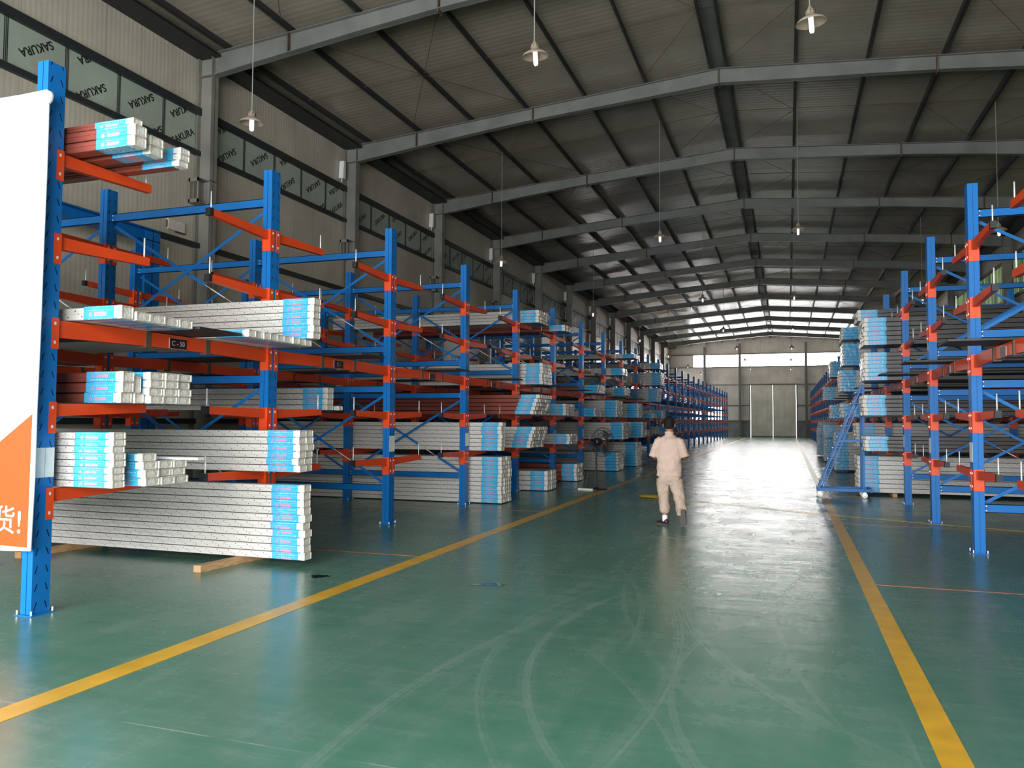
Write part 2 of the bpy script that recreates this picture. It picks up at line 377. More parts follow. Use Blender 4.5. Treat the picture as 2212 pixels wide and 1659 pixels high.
def ordn(i): return ['first', 'second', 'third', 'fourth', 'fifth', 'sixth', 'seventh', 'eighth', 'ninth', 'tenth', 'eleventh', 'twelfth', '13th', '14th', '15th', '16th', '17th', '18th', '19th', '20th', '21st', '22nd', '23rd', '24th', '25th', '26th', '27th', '28th', '29th', '30th'][i]

# ================================================================== THE BUILDING
mb = MB().use(M['floor']); mb.box(XW_L - 0.2, Y_FRONT - 6, -0.2, XW_R + 0.2, Y_BACK + 0.3, 0.0); struct(mb.obj('floor'))
# roof (two slopes of sandwich sheet)
mb = MB().use(M['roof'])
for xa in (XW_L - 0.3, XW_R + 0.3):
    za, zr = roof_z(xa), roof_z(XRIDGE)
    ya, yb = Y_FRONT - 0.3, Y_BACK + 0.3
    mb.hexa([(xa, ya, za), (XRIDGE, ya, zr), (XRIDGE, yb, zr), (xa, yb, za), (xa, ya, za + .12), (XRIDGE, ya, zr + .12), (XRIDGE, yb, zr + .12), (xa, yb, za + .12)])
struct(mb.obj('ceiling'))
# side walls
Z_EAVE = roof_z(XW_L)
mb = MB().use(M['wall']); mb.box(XW_L - 0.12, Y_FRONT, 0, XW_L, Y_BACK, Z_EAVE + 0.05); struct(mb.obj('wall_left'))
mb = MB().use(M['wall']); mb.box(XW_R, Y_FRONT, 0, XW_R + 0.12, Y_BACK, roof_z(XW_R) + 0.05); struct(mb.obj('wall_right'))
def gable(name, y0, y1, holes, m):
    """wall across the hall with rectangular holes (x0, x1, z0, z1), cut by a grid of boxes"""
    mb = MB().use(m)
    xs = sorted({XW_L - .1, XW_R + .1, XRIDGE, *[h[0] for h in holes], *[h[1] for h in holes]})
    zs = sorted({0.0, 10.0, *[h[2] for h in holes], *[h[3] for h in holes]})
    for i in range(len(xs) - 1):
        for j in range(len(zs) - 1):
            cx, cz = (xs[i] + xs[i+1])/2, (zs[j] + zs[j+1])/2
            if any(h[0] < cx < h[1] and h[2] < cz < h[3] for h in holes): continue
            mb.box(xs[i], y0, zs[j], xs[i+1], y1, zs[j+1])
        mb.hexa([(xs[i], y0, 10), (xs[i+1], y0, 10), (xs[i+1], y1, 10), (xs[i], y1, 10), (xs[i], y0, roof_z(xs[i])), (xs[i+1], y0, roof_z(xs[i+1])), (xs[i+1], y1, roof_z(xs[i+1])), (xs[i], y1, roof_z(xs[i]))])
    return struct(mb.obj(name))
DOOR = (-4.0, 0.95, 0.0, 5.95); WIN1 = (-10.3, 6.6, 8.05, 9.38); WIN2 = (-10.5, -7.0, 1.95, 3.4)
gable('wall_back', Y_BACK, Y_BACK + 0.15, [DOOR, WIN1, WIN2], M['gable'])
gable('wall_front', Y_FRONT - 0.15, Y_FRONT, [(-10.8, 4.4, 0.0, 6.1)], M['gable'])
mb = MB().use(M['pane_gable']); mb.box(WIN1[0], Y_BACK + 0.05, WIN1[2], WIN1[1], Y_BACK + 0.07, WIN1[3]); struct(mb.obj('window_1'))
mb = MB().use(M['pane_low']); mb.box(WIN2[0], Y_BACK + 0.05, WIN2[2], WIN2[1], Y_BACK + 0.07, WIN2[3]); struct(mb.obj('window_2'))
# concrete dado and girts of the end wall
mb = MB().use(M['concrete'])
for a, b in ((XW_L, DOOR[0]), (DOOR[1], XW_R)): mb.box(a, Y_BACK - 0.03, 0, b, Y_BACK + 0.001, 1.8)
struct(mb.obj('baseboard_back'))
gi = 1
for z in (1.83, 3.58, 5.93):
    mb = MB().use(M['frame'])
    for a, b in ((XW_L, DOOR[0]), (DOOR[1], XW_R)) if z < 5.9 else ((XW_L, XW_R),): mb.box(a, Y_BACK - 0.16, z - 0.05, b, Y_BACK - 0.03, z + 0.05)
    struct(mb.obj('trim_%d' % gi)); gi += 1
for z in (7.98, 9.45):
    mb = MB().use(M['frame']); mb.box(XW_L, Y_BACK - 0.14, z - 0.05, XW_R, Y_BACK, z + 0.05); struct(mb.obj('trim_%d' % gi)); gi += 1
for x in (-9.0, -5.1, 2.0, 5.6):
    mb = MB().use(M['frame']); mb.box(x - .13, Y_BACK - 0.5, 0, x + .13, Y_BACK - 0.47, roof_z(x, .5)); mb.box(x - .13, Y_BACK - 0.19, 0, x + .13, Y_BACK - 0.16, roof_z(x, .5)); mb.box(x - .01, Y_BACK - .48, 0, x + .01, Y_BACK - .18, roof_z(x, .5))
    struct(mb.obj('gable_column'))
# the sliding door at the far end: two leaves with daylight between them
dr = D.objects.new('door_1', None); COL.objects.link(dr); dr.location = (-1.53, Y_BACK, 0); struct(dr)
for xa, xb in ((-2.40, -0.045), (0.0, 2.425)):
    mb = MB().use(M['doorleaf']); mb.box(xa, -0.05, 0.04, xb, 0.03, 5.91)
    mb.use(M['frame']); mb.box(xa, -0.08, 0.0, xb, 0.05, 0.12)
    mb.obj('door_leaf', dr)
mb = MB().use(M['frame'])
mb.box(-2.55, -0.1, 5.9, 2.55, 0.02, 6.02); mb.box(-2.55, -0.06, 0, -2.45, 0.02, 5.95); mb.box(2.47, -0.06, 0, 2.56, 0.02, 5.95); mb.obj('door_frame', dr)

# frames: columns and rafters
def i_beam_pts(mb, a, b, depth0, depth1, flange, t, axis):
    pass
frames = [FR0 + FRS*i for i in range(-3, 12)]
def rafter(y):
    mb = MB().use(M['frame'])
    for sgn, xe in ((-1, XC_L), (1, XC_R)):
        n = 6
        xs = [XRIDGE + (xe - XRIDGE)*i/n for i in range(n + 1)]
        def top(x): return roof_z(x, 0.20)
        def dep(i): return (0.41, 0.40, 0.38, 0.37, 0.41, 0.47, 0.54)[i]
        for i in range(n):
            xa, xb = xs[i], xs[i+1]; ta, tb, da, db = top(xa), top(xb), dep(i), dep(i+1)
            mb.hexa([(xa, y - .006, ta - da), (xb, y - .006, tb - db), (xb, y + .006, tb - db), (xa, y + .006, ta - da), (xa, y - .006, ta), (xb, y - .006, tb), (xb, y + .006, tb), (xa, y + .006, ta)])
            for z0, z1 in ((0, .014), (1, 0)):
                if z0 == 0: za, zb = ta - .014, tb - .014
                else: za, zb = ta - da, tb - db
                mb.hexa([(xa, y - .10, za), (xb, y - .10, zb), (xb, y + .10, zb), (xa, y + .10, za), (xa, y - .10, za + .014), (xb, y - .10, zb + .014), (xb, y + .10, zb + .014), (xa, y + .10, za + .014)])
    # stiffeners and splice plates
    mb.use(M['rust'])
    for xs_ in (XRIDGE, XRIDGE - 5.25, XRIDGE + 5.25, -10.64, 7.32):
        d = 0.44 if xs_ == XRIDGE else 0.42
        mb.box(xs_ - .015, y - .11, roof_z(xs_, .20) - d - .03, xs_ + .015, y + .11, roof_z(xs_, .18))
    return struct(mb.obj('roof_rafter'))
def column(x, y, sgn, detail=True):
    # sgn +1: left column (inner flange at +X side)
    mb = MB().use(M['column']); xi = x; xo = x - sgn*0.40; zt = roof_z(x, .22)
    mb.box(xi - sgn*.014, y - .12, 0, xi, y + .12, zt); mb.box(xo, y - .12, 0, xo + sgn*.014, y + .12, zt); mb.box(min(xi, xo), y - .006, 0, max(xi, xo), y + .006, zt)
    for z in (9.80, 7.28, 6.72): mb.box(min(xi, xo), y - .12, z, max(xi, xo), y + .12, z + .015)
    xa, xb = xo + sgn*.02, xo + sgn*.30
    mb.box(xa, y - .36, 6.72, xb, y - .12, 6.735); mb.box(xa, y - .36, 7.28, xb, y - .12, 7.295); mb.box((xa + xb)/2 - .006, y - .36, 6.73, (xa + xb)/2 + .006, y - .12, 7.285)
    mb.box(xa, y - .372, 6.72, xb, y - .36, 6.80); mb.box(xa, y - .372, 7.21, xb, y - .36, 7.295); mb.box(xa, y - .372, 6.72, xa + sgn*.04, y - .36, 7.295); mb.box(xb - sgn*.04, y - .372, 6.72, xb, y - .36, 7.295)
    return struct(mb.obj('wall_column'))
for y in frames:
    rafter(y); column(XC_L, y, 1); column(XC_R, y, -1)
# purlins
for i in range(1, 7):
    for sg in (-1, 1):
        pass
PX = [XRIDGE + s*(0.21 + 1.745*i) for s in (-1, 1) for i in range(0, 7)]
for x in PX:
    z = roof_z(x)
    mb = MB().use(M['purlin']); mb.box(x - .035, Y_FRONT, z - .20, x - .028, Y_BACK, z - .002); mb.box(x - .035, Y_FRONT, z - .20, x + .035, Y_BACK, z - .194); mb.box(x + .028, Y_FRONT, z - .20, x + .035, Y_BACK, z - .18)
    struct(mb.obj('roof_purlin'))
mb = MB().use(M['frame']); zr = roof_z(XRIDGE)
mb.hexa([(XRIDGE - .17, Y_FRONT, zr - .035), (XRIDGE + .17, Y_FRONT, zr - .035), (XRIDGE + .17, Y_BACK, zr - .035), (XRIDGE - .17, Y_BACK, zr - .035), (XRIDGE - .17, Y_FRONT, zr - .02), (XRIDGE + .17, Y_FRONT, zr - .02), (XRIDGE + .17, Y_BACK, zr - .02), (XRIDGE - .17, Y_BACK, zr - .02)])
struct(mb.obj('ridge_flashing'))
# tie rods between the purlins
for y in frames[1:]:
    ym = y + FRS/2
    if ym > Y_BACK: continue
    mb = MB().use(M['rust'])
    xs = sorted(PX); r = 0.008
    for a, b in zip(xs[:-1], xs[1:]):
        mb.tube([(a, ym, roof_z(a, .10)), (b, ym, roof_z(b, .10))], r, 4)
    for i in (1, 2, 5, 7, 10, 11):
        a, b = xs[i], xs[i+1]
        if i % 2: a, b = b, a
        mb.tube([(a, ym, roof_z(a, .16)), (b, ym + 2.9, roof_z(b, .16))], r, 4); mb.tube([(a, ym, roof_z(a, .16)), (b, ym - 2.9, roof_z(b, .16))], r, 4)
    struct(mb.obj('roof_tie_rods'))
# eaves soffit, window trims, girts on the long walls
ti = gi
def trim(x0, z0, x1, z1, m, y0=Y_FRONT, y1=Y_BACK):
    global ti
    mb = MB().use(m); mb.box(x0, y0, z0, x1, y1, z1); struct(mb.obj('trim_%d' % ti)); ti += 1
trim(XW_L, 10.24, XC_L + .16, 10.30, M['black']); trim(XC_R, 10.26, XW_R, 10.46, M['purlin'])
trim(XW_L, 8.89, XW_L + .09, 9.07, M['dark']); trim(XW_L, 7.92, XW_L + .09, 8.04, M['dark']); trim(XW_L, 5.72, XW_L + .12, 5.84, M['dark']); trim(XW_L, 1.6, XW_L + .12, 1.72, M['dark'])
trim(XW_R - .09, 9.25, XW_R, 9.4, M['dark']); trim(XW_R - .09, 7.4, XW_R, 7.52, M['dark'])

# strip of foil covered panels high on the left wall, printed with the maker's word
def text_mesh(body, size, m, extrude=0.0, bold=0.02):
    c = D.curves.new('text', 'FONT'); c.body = body; c.size = size; c.extrude = extrude; c.align_x = 'CENTER'; c.align_y = 'CENTER'; c.offset = size*bold
    o = D.objects.new('text', c); COL.objects.link(o); dg = bpy.context.evaluated_depsgraph_get(); dg.update()
    me = D.meshes.new_from_object(o.evaluated_get(dg)); D.objects.remove(o); me.materials.clear(); me.materials.append(m); return me
SAK = text_mesh('SAKURA', 0.215, M['print'], 0.0008)
wi = 3; SCUT = {}
for bi, y in enumerate(frames[:-1] + [FR0 + FRS*11.0]):
    y0, y1 = y + 0.12, min(y + FRS - 0.12, Y_BACK - .02)
    mb = MB().use(M['foil']); mb.box(XW_L - .01, y0, 8.03, XW_L + .012, y1, 8.9)
    wobj = struct(mb.obj('window_%d' % wi)); wi += 1
    mb = MB().use(M['dark']); yy = y + 0.235
    panels = []
    for k in range(6):
        c = y0 + (y1 - y0)*k/5.2 + 0.0
        c = y + 6.6 - 1.141 - 1.27*k      # measured back from the next column
        if c > y0 + .05:
            mb.box(XW_L + .012, c - .035, 8.03, XW_L + .02, c - .022, 8.9); mb.box(XW_L + .012, c + .0, 8.03, XW_L + .02, c + .012, 8.9); mb.box(XW_L + .012, c + .03, 8.03, XW_L + .02, c + .042, 8.9)
            panels.append(c)
    mb.obj('mullions', wobj)
    if 5 < y < 60:
        for k, c in enumerate([panels[-1] - 1.27] + panels[::-1]):
            if k % 2: tx = [(c + .60, 8.27, 1), (c + .60, 8.98, 1)]
            else: tx = [(c + .62, 8.58, 1), (c + .90, 7.96, 1)]
            if k == len(panels): tx = [(c + .62, 8.24, 0), (c + .55, 8.83, 1)]
            if y > 18: tx = [(a, b, 0 if (k + i) % 3 else 1) for i, (a, b, q) in enumerate(tx)]
            for (ty, tz, up) in tx:
                if ty < y0 + .35 or ty > y1 - .05 or tz - .2 > 8.95: continue
                ang = math.radians(34 + (180 if up else 0))
                # text plane: local x -> +Y, local y -> +Z, facing +X
                mrot = Matrix(((0, 0, 1), (1, 0, 0), (0, 1, 0))).to_4x4() @ Matrix.Rotation(ang, 4, 'Z')
                mrot.translation = Vector((0, 0, tz)); key = (round(tz, 3), up)
                if key not in SCUT:
                    me = SAK.copy(); me.transform(mrot); bm = bmesh.new(); bm.from_mesh(me)
                    for pz, pn in ((8.89, 1), (8.04, -1)): bmesh.ops.bisect_plane(bm, geom=bm.verts[:] + bm.edges[:] + bm.faces[:], plane_co=(0, 0, pz), plane_no=(0, 0, pn), clear_outer=True)
                    bm.to_mesh(me); bm.free(); SCUT[key] = me
                link('print', SCUT[key], wobj, (XW_L + .0155, ty, 0))
# bright low windows far down the left wall
for y in frames[8:-0 or None]:
    if y > 88 or y < 50: continue
    mb = MB().use(M['pane_side']); mb.box(XW_L + .001, y + .5, 4.3, XW_L + .02, y + FRS - .4, 5.55); o = struct(mb.obj('window_%d' % wi)); wi += 1
    mb = MB().use(M['dark'])
    for k in range(6): c = y + .5 + (FRS - .9)*k/5; mb.box(XW_L + .02, c - .03, 4.28, XW_L + .05, c + .03, 5.57)
    mb.box(XW_L + .02, y + .45, 4.9, XW_L + .045, y + FRS - .35, 4.96); mb.obj('window_frame', o)
# green film windows on the right wall
for y in frames:
    if y < 20 or y > 88: continue
    mb = MB().use(M['green']); mb.box(XW_R - .02, y + .12, 7.5, XW_R - .001, y + FRS - .12, 9.27); o = struct(mb.obj('window_%d' % wi)); wi += 1
    mb = MB().use(M['dark'])
    for k in range(1, 22): c = y + FRS*k/22; mb.box(XW_R - .03, c - .012, 7.5, XW_R - .02, c + .012, 9.27)
    mb.obj('mullions', o)
# white boxes beside the columns
for i, y in enumerate(frames):
    if y < 18 or y > 62: continue
    mb = MB().use(M['white']); mb.prism([(-.06, 0), (.09, 0), (.09, .55), (-.02, .55)], 0, .16, 'x'); mb.use(M['steel']).box(.07, -.02, -.12, .1, .02, 0)
    o = mb.obj('wall_box', loc=(XW_L + .02, y - .36, 9.22)); tag(o, 'white box high on the left wall beside the %s column' % ordn(round((y - FR0)/FRS)), 'box', 'white boxes on the left wall')
mb = MB().use(M['paper']); mb.box(0, 0, 0, .05, .52, .24); mb.use(M['rust']); mb.box(0, -.02, .03, .03, .1, .20); mb.box(.0, .24, -.03, .04, .54, .02)
tag(mb.obj('torn_panel_patch', loc=(XW_L + .01, 14.15, 5.98)), 'small torn patch of panel low on the left wall before the first column', 'patch')
# painted lines
mb = MB().use(M['yellow']); mb.box(-4.375, Y_FRONT, 0.0, -4.18, 90, 0.003); struct(mb.obj('floor_line_left'))
mb = MB().use(M['yellow']); mb.box(0.70, Y_FRONT, 0.0, 0.855, 90, 0.003); struct(mb.obj('floor_line_right'))
for n_ in range(0, 6):
    yy = 9.13 + 5.29*n_
    mb = MB().use(M['ochre']); mb.box(-8.5, yy - .03, 0, -4.375, yy + .03, .002); struct(mb.obj('floor_line_cross'))
    mb = MB().use(M['ochre']); mb.box(.855, yy + .08, 0, 6.0, yy + .14, .002); struct(mb.obj('floor_line_cross'))

# blue steel portal standing by the left wall
t = thing('steel_portal', 'blue steel portal frame standing against the left wall behind the racks', 'frame', (-12.45, 12.9, 0))
mb = MB().use(M['blue']); mb.box(-.13, -.20, 0, -.115, .20, 5.55); mb.box(.115, -.2, 0, .13, .2, 5.55); mb.box(-.13, -.008, 0, .13, .008, 5.55); mb.obj('post', t)
mb = MB().use(M['blue']); mb.box(-.13, -7.5, 5.36, .13, .2, 5.375); mb.box(-.13, -7.5, 5.59, .13, .2, 5.605); mb.box(-.008, -7.5, 5.37, .008, .2, 5.6); mb.obj('beam', t)
mb = MB().use(M['blue']); mb.box(-.13, -7.5, 0, -.115, -7.1, 5.36); mb.box(.115, -7.5, 0, .13, -7.1, 5.36); mb.box(-.13, -7.308, 0, .13, -7.292, 5.36); mb.obj('post', t)

# ================================================================== CANTILEVER RACKS
PITCH, YL0, YR0 = 3.243, 5.185, 5.364
XL, XR, BAY = -6.168, 2.290, 2.693
LEV = [1.09, 1.85, 2.60, 3.36, 4.12]
PW, PD, PH = 0.125, 0.18, 4.885
def post_mesh():
    mb = MB().use(M['upright']); h = PW/2; g = .004
    prof = [(-h, 0), (-g, 0), (-g, .012), (g, .012), (g, 0), (h, 0), (h, PD), (g, PD), (g, PD - .012), (-g, PD - .012), (-g, PD), (-h, PD)]
    mb.prism(prof, 0.008, PH, 'z'); return mb.mesh('upright')
def base_mesh():
    mb = MB().use(M['blue']); mb.box(-.10, -.03, 0, .10, PD + .03, .010); mb.use(M['steel'])
    for a in (-.082, .082):
        for b in (-.015, PD + .015): mb.lathe([(.0, .045), (.008, .045), (.008, 0.01)], (a, b, 0), 8)
    return mb.mesh('base_plate')
def arm_mesh(sgn, deep=False):
    """origin: post face centre at the level's top height; arm runs to sgn*Y"""
    mb = MB().use(M['orange']); L = 1.09; r = 0.155 if deep else 0.115; tdp = 0.15 if deep else 0.082; a = .032
    p = []
    for y, d, rise in ((0, r, -.016), (L - .05 if sgn < 0 else L, tdp, -.001)):
        p.append((y*sgn, d, rise))
    (y0, d0, z0), (y1, d1, z1) = p
    pts = [(-a, y0, z0 - d0), (a, y0, z0 - d0), (a, y1, z1 - d1), (-a, y1, z1 - d1), (-a, y0, z0), (a, y0, z0), (a, y1, z1), (-a, y1, z1)]
    mb.hexa(pts)
    # bracket: plate over the post face and two cheeks on its sides
    h = PW/2
    mb.box(-h - .005, 0, -.278, h + .005, sgn*.006, 0)
    for s in (-1, 1): mb.box(s*h, sgn*.006, -.278, s*(h + .006), -sgn*.068, 0)
    mb.use(M['steel'])
    for s in (-1, 1):
        for z in (-.05, -.22): mb.box(s*(h + .006), -sgn*.028, z - .013, s*(h + .012), -sgn*.044, z + .013)
    return mb.mesh('arm')
def pin_mesh():
    mb = MB().use(M['steel']); mb.tube([(0, 0, -.06), (0, 0, .20)], .0085, 8); return mb.mesh('pin', True)
def endcap_mesh():
    mb = MB().use(M['black']); mb.box(-.036, 0, -.088, .036, -.055, -.001); return mb.mesh('end_cap')
def beam_mesh():
    mb = MB().use(M['blue']); mb.box(PW/2, .055, -.055, BAY - PW/2, .063, .055); mb.box(PW/2, .055, .048, BAY - PW/2, .105, .055); mb.box(PW/2, .055, -.055, BAY - PW/2, .105, -.048)
    mb.box(PW/2, .040, -.055, PW/2 + .006, .12, .055); mb.use(M['steel'])
    for z in (-.03, .03):
        for x in (PW/2 + .03, BAY - PW/2 - .03): mb.box(x - .008, .049, z - .008, x + .008, .055, z + .008)
    return mb.mesh('beam')
def brace_mesh(dz, flip):
    mb = MB().use(M['blue']); x0, x1 = PW/2 + .03, BAY - PW/2 - .03
    a, b = (x0, .08, 0), (x1, .08, dz)
    if flip: a, b = (x0, .095, dz), (x1, .095, 0)
    A, B = Vector(a), Vector(b)
    if flip:
        mb.bar(A, A + (B - A)*.62, .006, .042); mb.bar(A + (B - A)*.80, B, .006, .042); mb.use(M['steel']).tube([A + (B - A)*.62, A + (B - A)*.80], .004, 6)
        C = A + (B - A)*.71; mb.bar(C - (B - A)*.05, C + (B - A)*.04, .013, .013)
    else: mb.bar(A, B, .006, .042)
    return mb.mesh('brace')
def connector_mesh(gap):
    mb = MB().use(M['orange']); mb.box(-.032, .03, -.15, .032, gap - .03, -.002)
    mb.use(M['seam']); mb.box(-.042, -.03, -.17, .042, .03, -.001); mb.box(-.042, gap - .03, -.17, .042, gap + .03, -.001); return mb.mesh('connector')
def card_mesh():
    mb = MB().use(M['plate']); mb.box(PW/2 + .001, .0, 0, PW/2 + .004, .085, .26); mb.box(PW/2 + .001, .09, 0, PW/2 + .004, .18, .26); return mb.mesh('label_card')
ME = dict(post=post_mesh(), base=base_mesh(), armF=arm_mesh(1), armN=arm_mesh(-1), armF3=arm_mesh(1, True), armN3=arm_mesh(-1, True), pin=pin_mesh(), cap=endcap_mesh(), beam=beam_mesh(), b1=brace_mesh(1.45, False), b2=brace_mesh(1.45, True), conn=connector_mesh(PITCH - PD - 2*1.09), card=card_mesh())
BEAMZ = (4.49, 2.88, 2.215, 0.585)
def build_rack(side, k, near_arms=True, far_arms=True):
    """three uprights in a row going away from the aisle; side -1 left, +1 right"""
    x = XL - PW/2 if side < 0 else XR + PW/2; y = (YL0 if side < 0 else YR0) + PITCH*k
    where = ('left' if side < 0 else 'right')
    t = thing('cantilever_rack', 'rack', 'rack', (x, y, 0), 'cantilever racks on the %s of the aisle' % where)
    dirx = -1 if side < 0 else 1
    for i in range(3):
        px = dirx*BAY*i
        p = link('upright', ME['post'], t, (px, 0, 0)); link('base_plate', ME['base'], p)
        if i == 0: link('label_card', ME['card'], p, (0, 0 if side < 0 else PD, 1.185), rot=(0, 0, 0 if side < 0 else PI))
        for li, z in enumerate(LEV):
            d3 = li == 2
            if far_arms:
                a = link('arm', ME['armF3' if d3 else 'armF'], t, (px, PD, z))
                if not d3 and not (li == 1 and k == 0): link('pin', ME['pin'], a, (0, 1.045, 0))
            if near_arms:
                a = link('arm', ME['armN3' if d3 else 'armN'], t, (px, 0, z))
                if not d3: link('pin', ME['pin'], a, (0, -1.038, 0)); link('end_cap', ME['cap'], a, (0, -1.035, 0))
        if far_arms: link('connector', ME['conn'], t, (px, PD + 1.09, LEV[2]))
    for i in range(2):
        px = BAY*i if dirx > 0 else -BAY*(i + 1)
        for z in BEAMZ: link('beam', ME['beam'], t, (px, 0.02, z))
        for z in (2.93, 0.66): link('brace', ME['b1'], t, (px, 0.02, z)); link('brace', ME['b2'], t, (px, 0.02, z))
    return t
NEARK = 7
rackL = build_rack(-1, 1)
roots = {}
def relabel(o, side, k):
    w_ = 'left' if side < 0 else 'right'
    if side < 0 and k == 0: l = 'blue upright rack with orange arms nearest the camera, beside the white banner'
    elif side > 0 and k == 1: l = 'blue and orange rack at the far right edge, only its arms in view'
    else: l = 'blue and orange cantilever rack, %s of the row on the %s of the aisle' % (ordn(k if side < 0 else k - 1), w_)
    o['label'] = l
roots[(-1, 1)] = rackL; relabel(rackL, -1, 1)
r0 = build_rack(-1, 0, near_arms=False); relabel(r0, -1, 0)
for k in range(2, NEARK + 1):
    c = copy_tree(rackL); c.location.y = YL0 + PITCH*k; relabel(c, -1, k)
rackR = build_rack(1, 1); relabel(rackR, 1, 1)
for k in range(2, NEARK + 2):
    c = copy_tree(rackR); c.location.y = YR0 + PITCH*k; relabel(c, 1, k)
# far racks: each one object, too small in the photo to show parts
def far_rack_mesh(side):
    mb = MB(); dirx = side; h = PW/2
    for i in range(3):
        px = dirx*BAY*i; mb.use(M['blue']).box(px - h, 0, 0, px + h, PD, PH)
        for li, z in enumerate(LEV):
            mb.use(M['orange']); mb.box(px - h - .005, -.005, z - .278, px + h + .005, PD + .005, z)
            for s, y0 in ((1, PD), (-1, 0)):
                L = (1.97 if s > 0 else 1.05) if li == 2 else 1.09
                mb.hexa([(px - .03, y0, z - .12), (px + .03, y0, z - .12), (px + .03, y0 + s*L, z - .08), (px - .03, y0 + s*L, z - .08), (px - .03, y0, z), (px + .03, y0, z), (px + .03, y0 + s*L, z), (px - .03, y0 + s*L, z)])
            if li != 2:
                mb.use(M['steel'])
                for yy in (-1.04, PD + 1.045): mb.box(px - .008, yy - .008, z, px + .008, yy + .008, z + .2)
    mb.use(M['blue'])
    for i in range(2):
        xa, xb = sorted((dirx*BAY*i, dirx*BAY*(i + 1)))
        for z in BEAMZ: mb.box(xa, .07, z - .055, xb, .12, z + .055)
        for z in (2.93, .66): mb.bar((xa, .09, z), (xb, .09, z + 1.45), .01, .045); mb.bar((xa, .10, z + 1.45), (xb, .10, z), .01, .045)
    return mb.mesh('cantilever_rack')
fl, fr = far_rack_mesh(-1), far_rack_mesh(1)
for k in range(NEARK + 1, 27):
    o = link('cantilever_rack', fl, None, (XL - h if False else XL - PW/2, YL0 + PITCH*k, 0)); tag(o, '', 'rack', 'cantilever racks on the left of the aisle'); relabel(o, -1, k)
for k in range(NEARK + 2, 27):
    o = link('cantilever_rack', fr, None, (XR + PW/2, YR0 + PITCH*k, 0)); tag(o, '', 'rack', 'cantilever racks on the right of the aisle'); relabel(o, 1, k)

# aisle signs on the joints of the third shelf
GAP0 = PD + 1.09
C50 = text_mesh('C - 50', 0.075, M['signtext'], 0.0006); CD = text_mesh('C -', 0.075, M['signtext'], 0.0006)
def shelf_sign(side, k, me):
    x = XL - PW/2 + .0330 if side < 0 else XR + PW/2 - .0330
    y = (YL0 if side < 0 else YR0) + PITCH*k + GAP0
    s = 1 if side < 0 else -1
    mb = MB().use(M['sign']); mb.box(0, .30, -.145, s*.006, .55, -.035); mb.use(M['signtext'])
    mb.box(0, .295, -.150, s*.008, .301, -.030); mb.box(0, .295, -.150, s*.008, .555, -.145); mb.box(0, .295, -.036, s*.008, .555, -.030)
    o = mb.obj('shelf_sign', loc=(x, y, LEV[2]))
    if me:
        t_ = link('letters', me, o); m_ = (Matrix(((0, 0, 1), (1, 0, 0), (0, 1, 0))) if side < 0 else Matrix(((0, 0, -1), (-1, 0, 0), (0, 1, 0)))).to_4x4(); m_.translation = Vector((s*.0072, .425, -.092)); t_.matrix_local = m_
    return o
tag(shelf_sign(-1, 0, C50), 'small dark sign reading C-50 on the orange shelf beam nearest the banner', 'sign')
for k in range(1, 5): tag(shelf_sign(-1, k, CD if k == 1 else None), 'small dark sign on the orange beam behind the %s upright on the left' % ordn(k), 'sign', 'shelf beam signs')
for k in range(1, 5): tag(shelf_sign(1, k, None), 'small plate on the orange beam before the %s upright on the right' % ordn(k), 'sign', 'shelf beam signs')
# dark boards lying across the joints of the third shelf
bdm = MB().use(M['board']); bdm.box(0, 0, 0, 6.0, .66, .028); bdm = bdm.mesh('shelf_board')
for side, n_ in ((-1, 9), (1, 9)):
    for k in range(0 if side < 0 else 1, n_):
        x = (-5.56 - 6.0) if side < 0 else 1.70
        o = link('shelf_board', bdm, None, (x + random.uniform(-.03, .03), (YL0 if side < 0 else YR0) + PITCH*k + PD + 1.115, LEV[2] + .005), bevel=.003)
        tag(o, 'long dark board lying across the third shelf level behind the %s upright on the %s' % (ordn(k if side < 0 else k - 1), 'left' if side < 0 else 'right'), 'board', 'dark boards on the third shelf level')

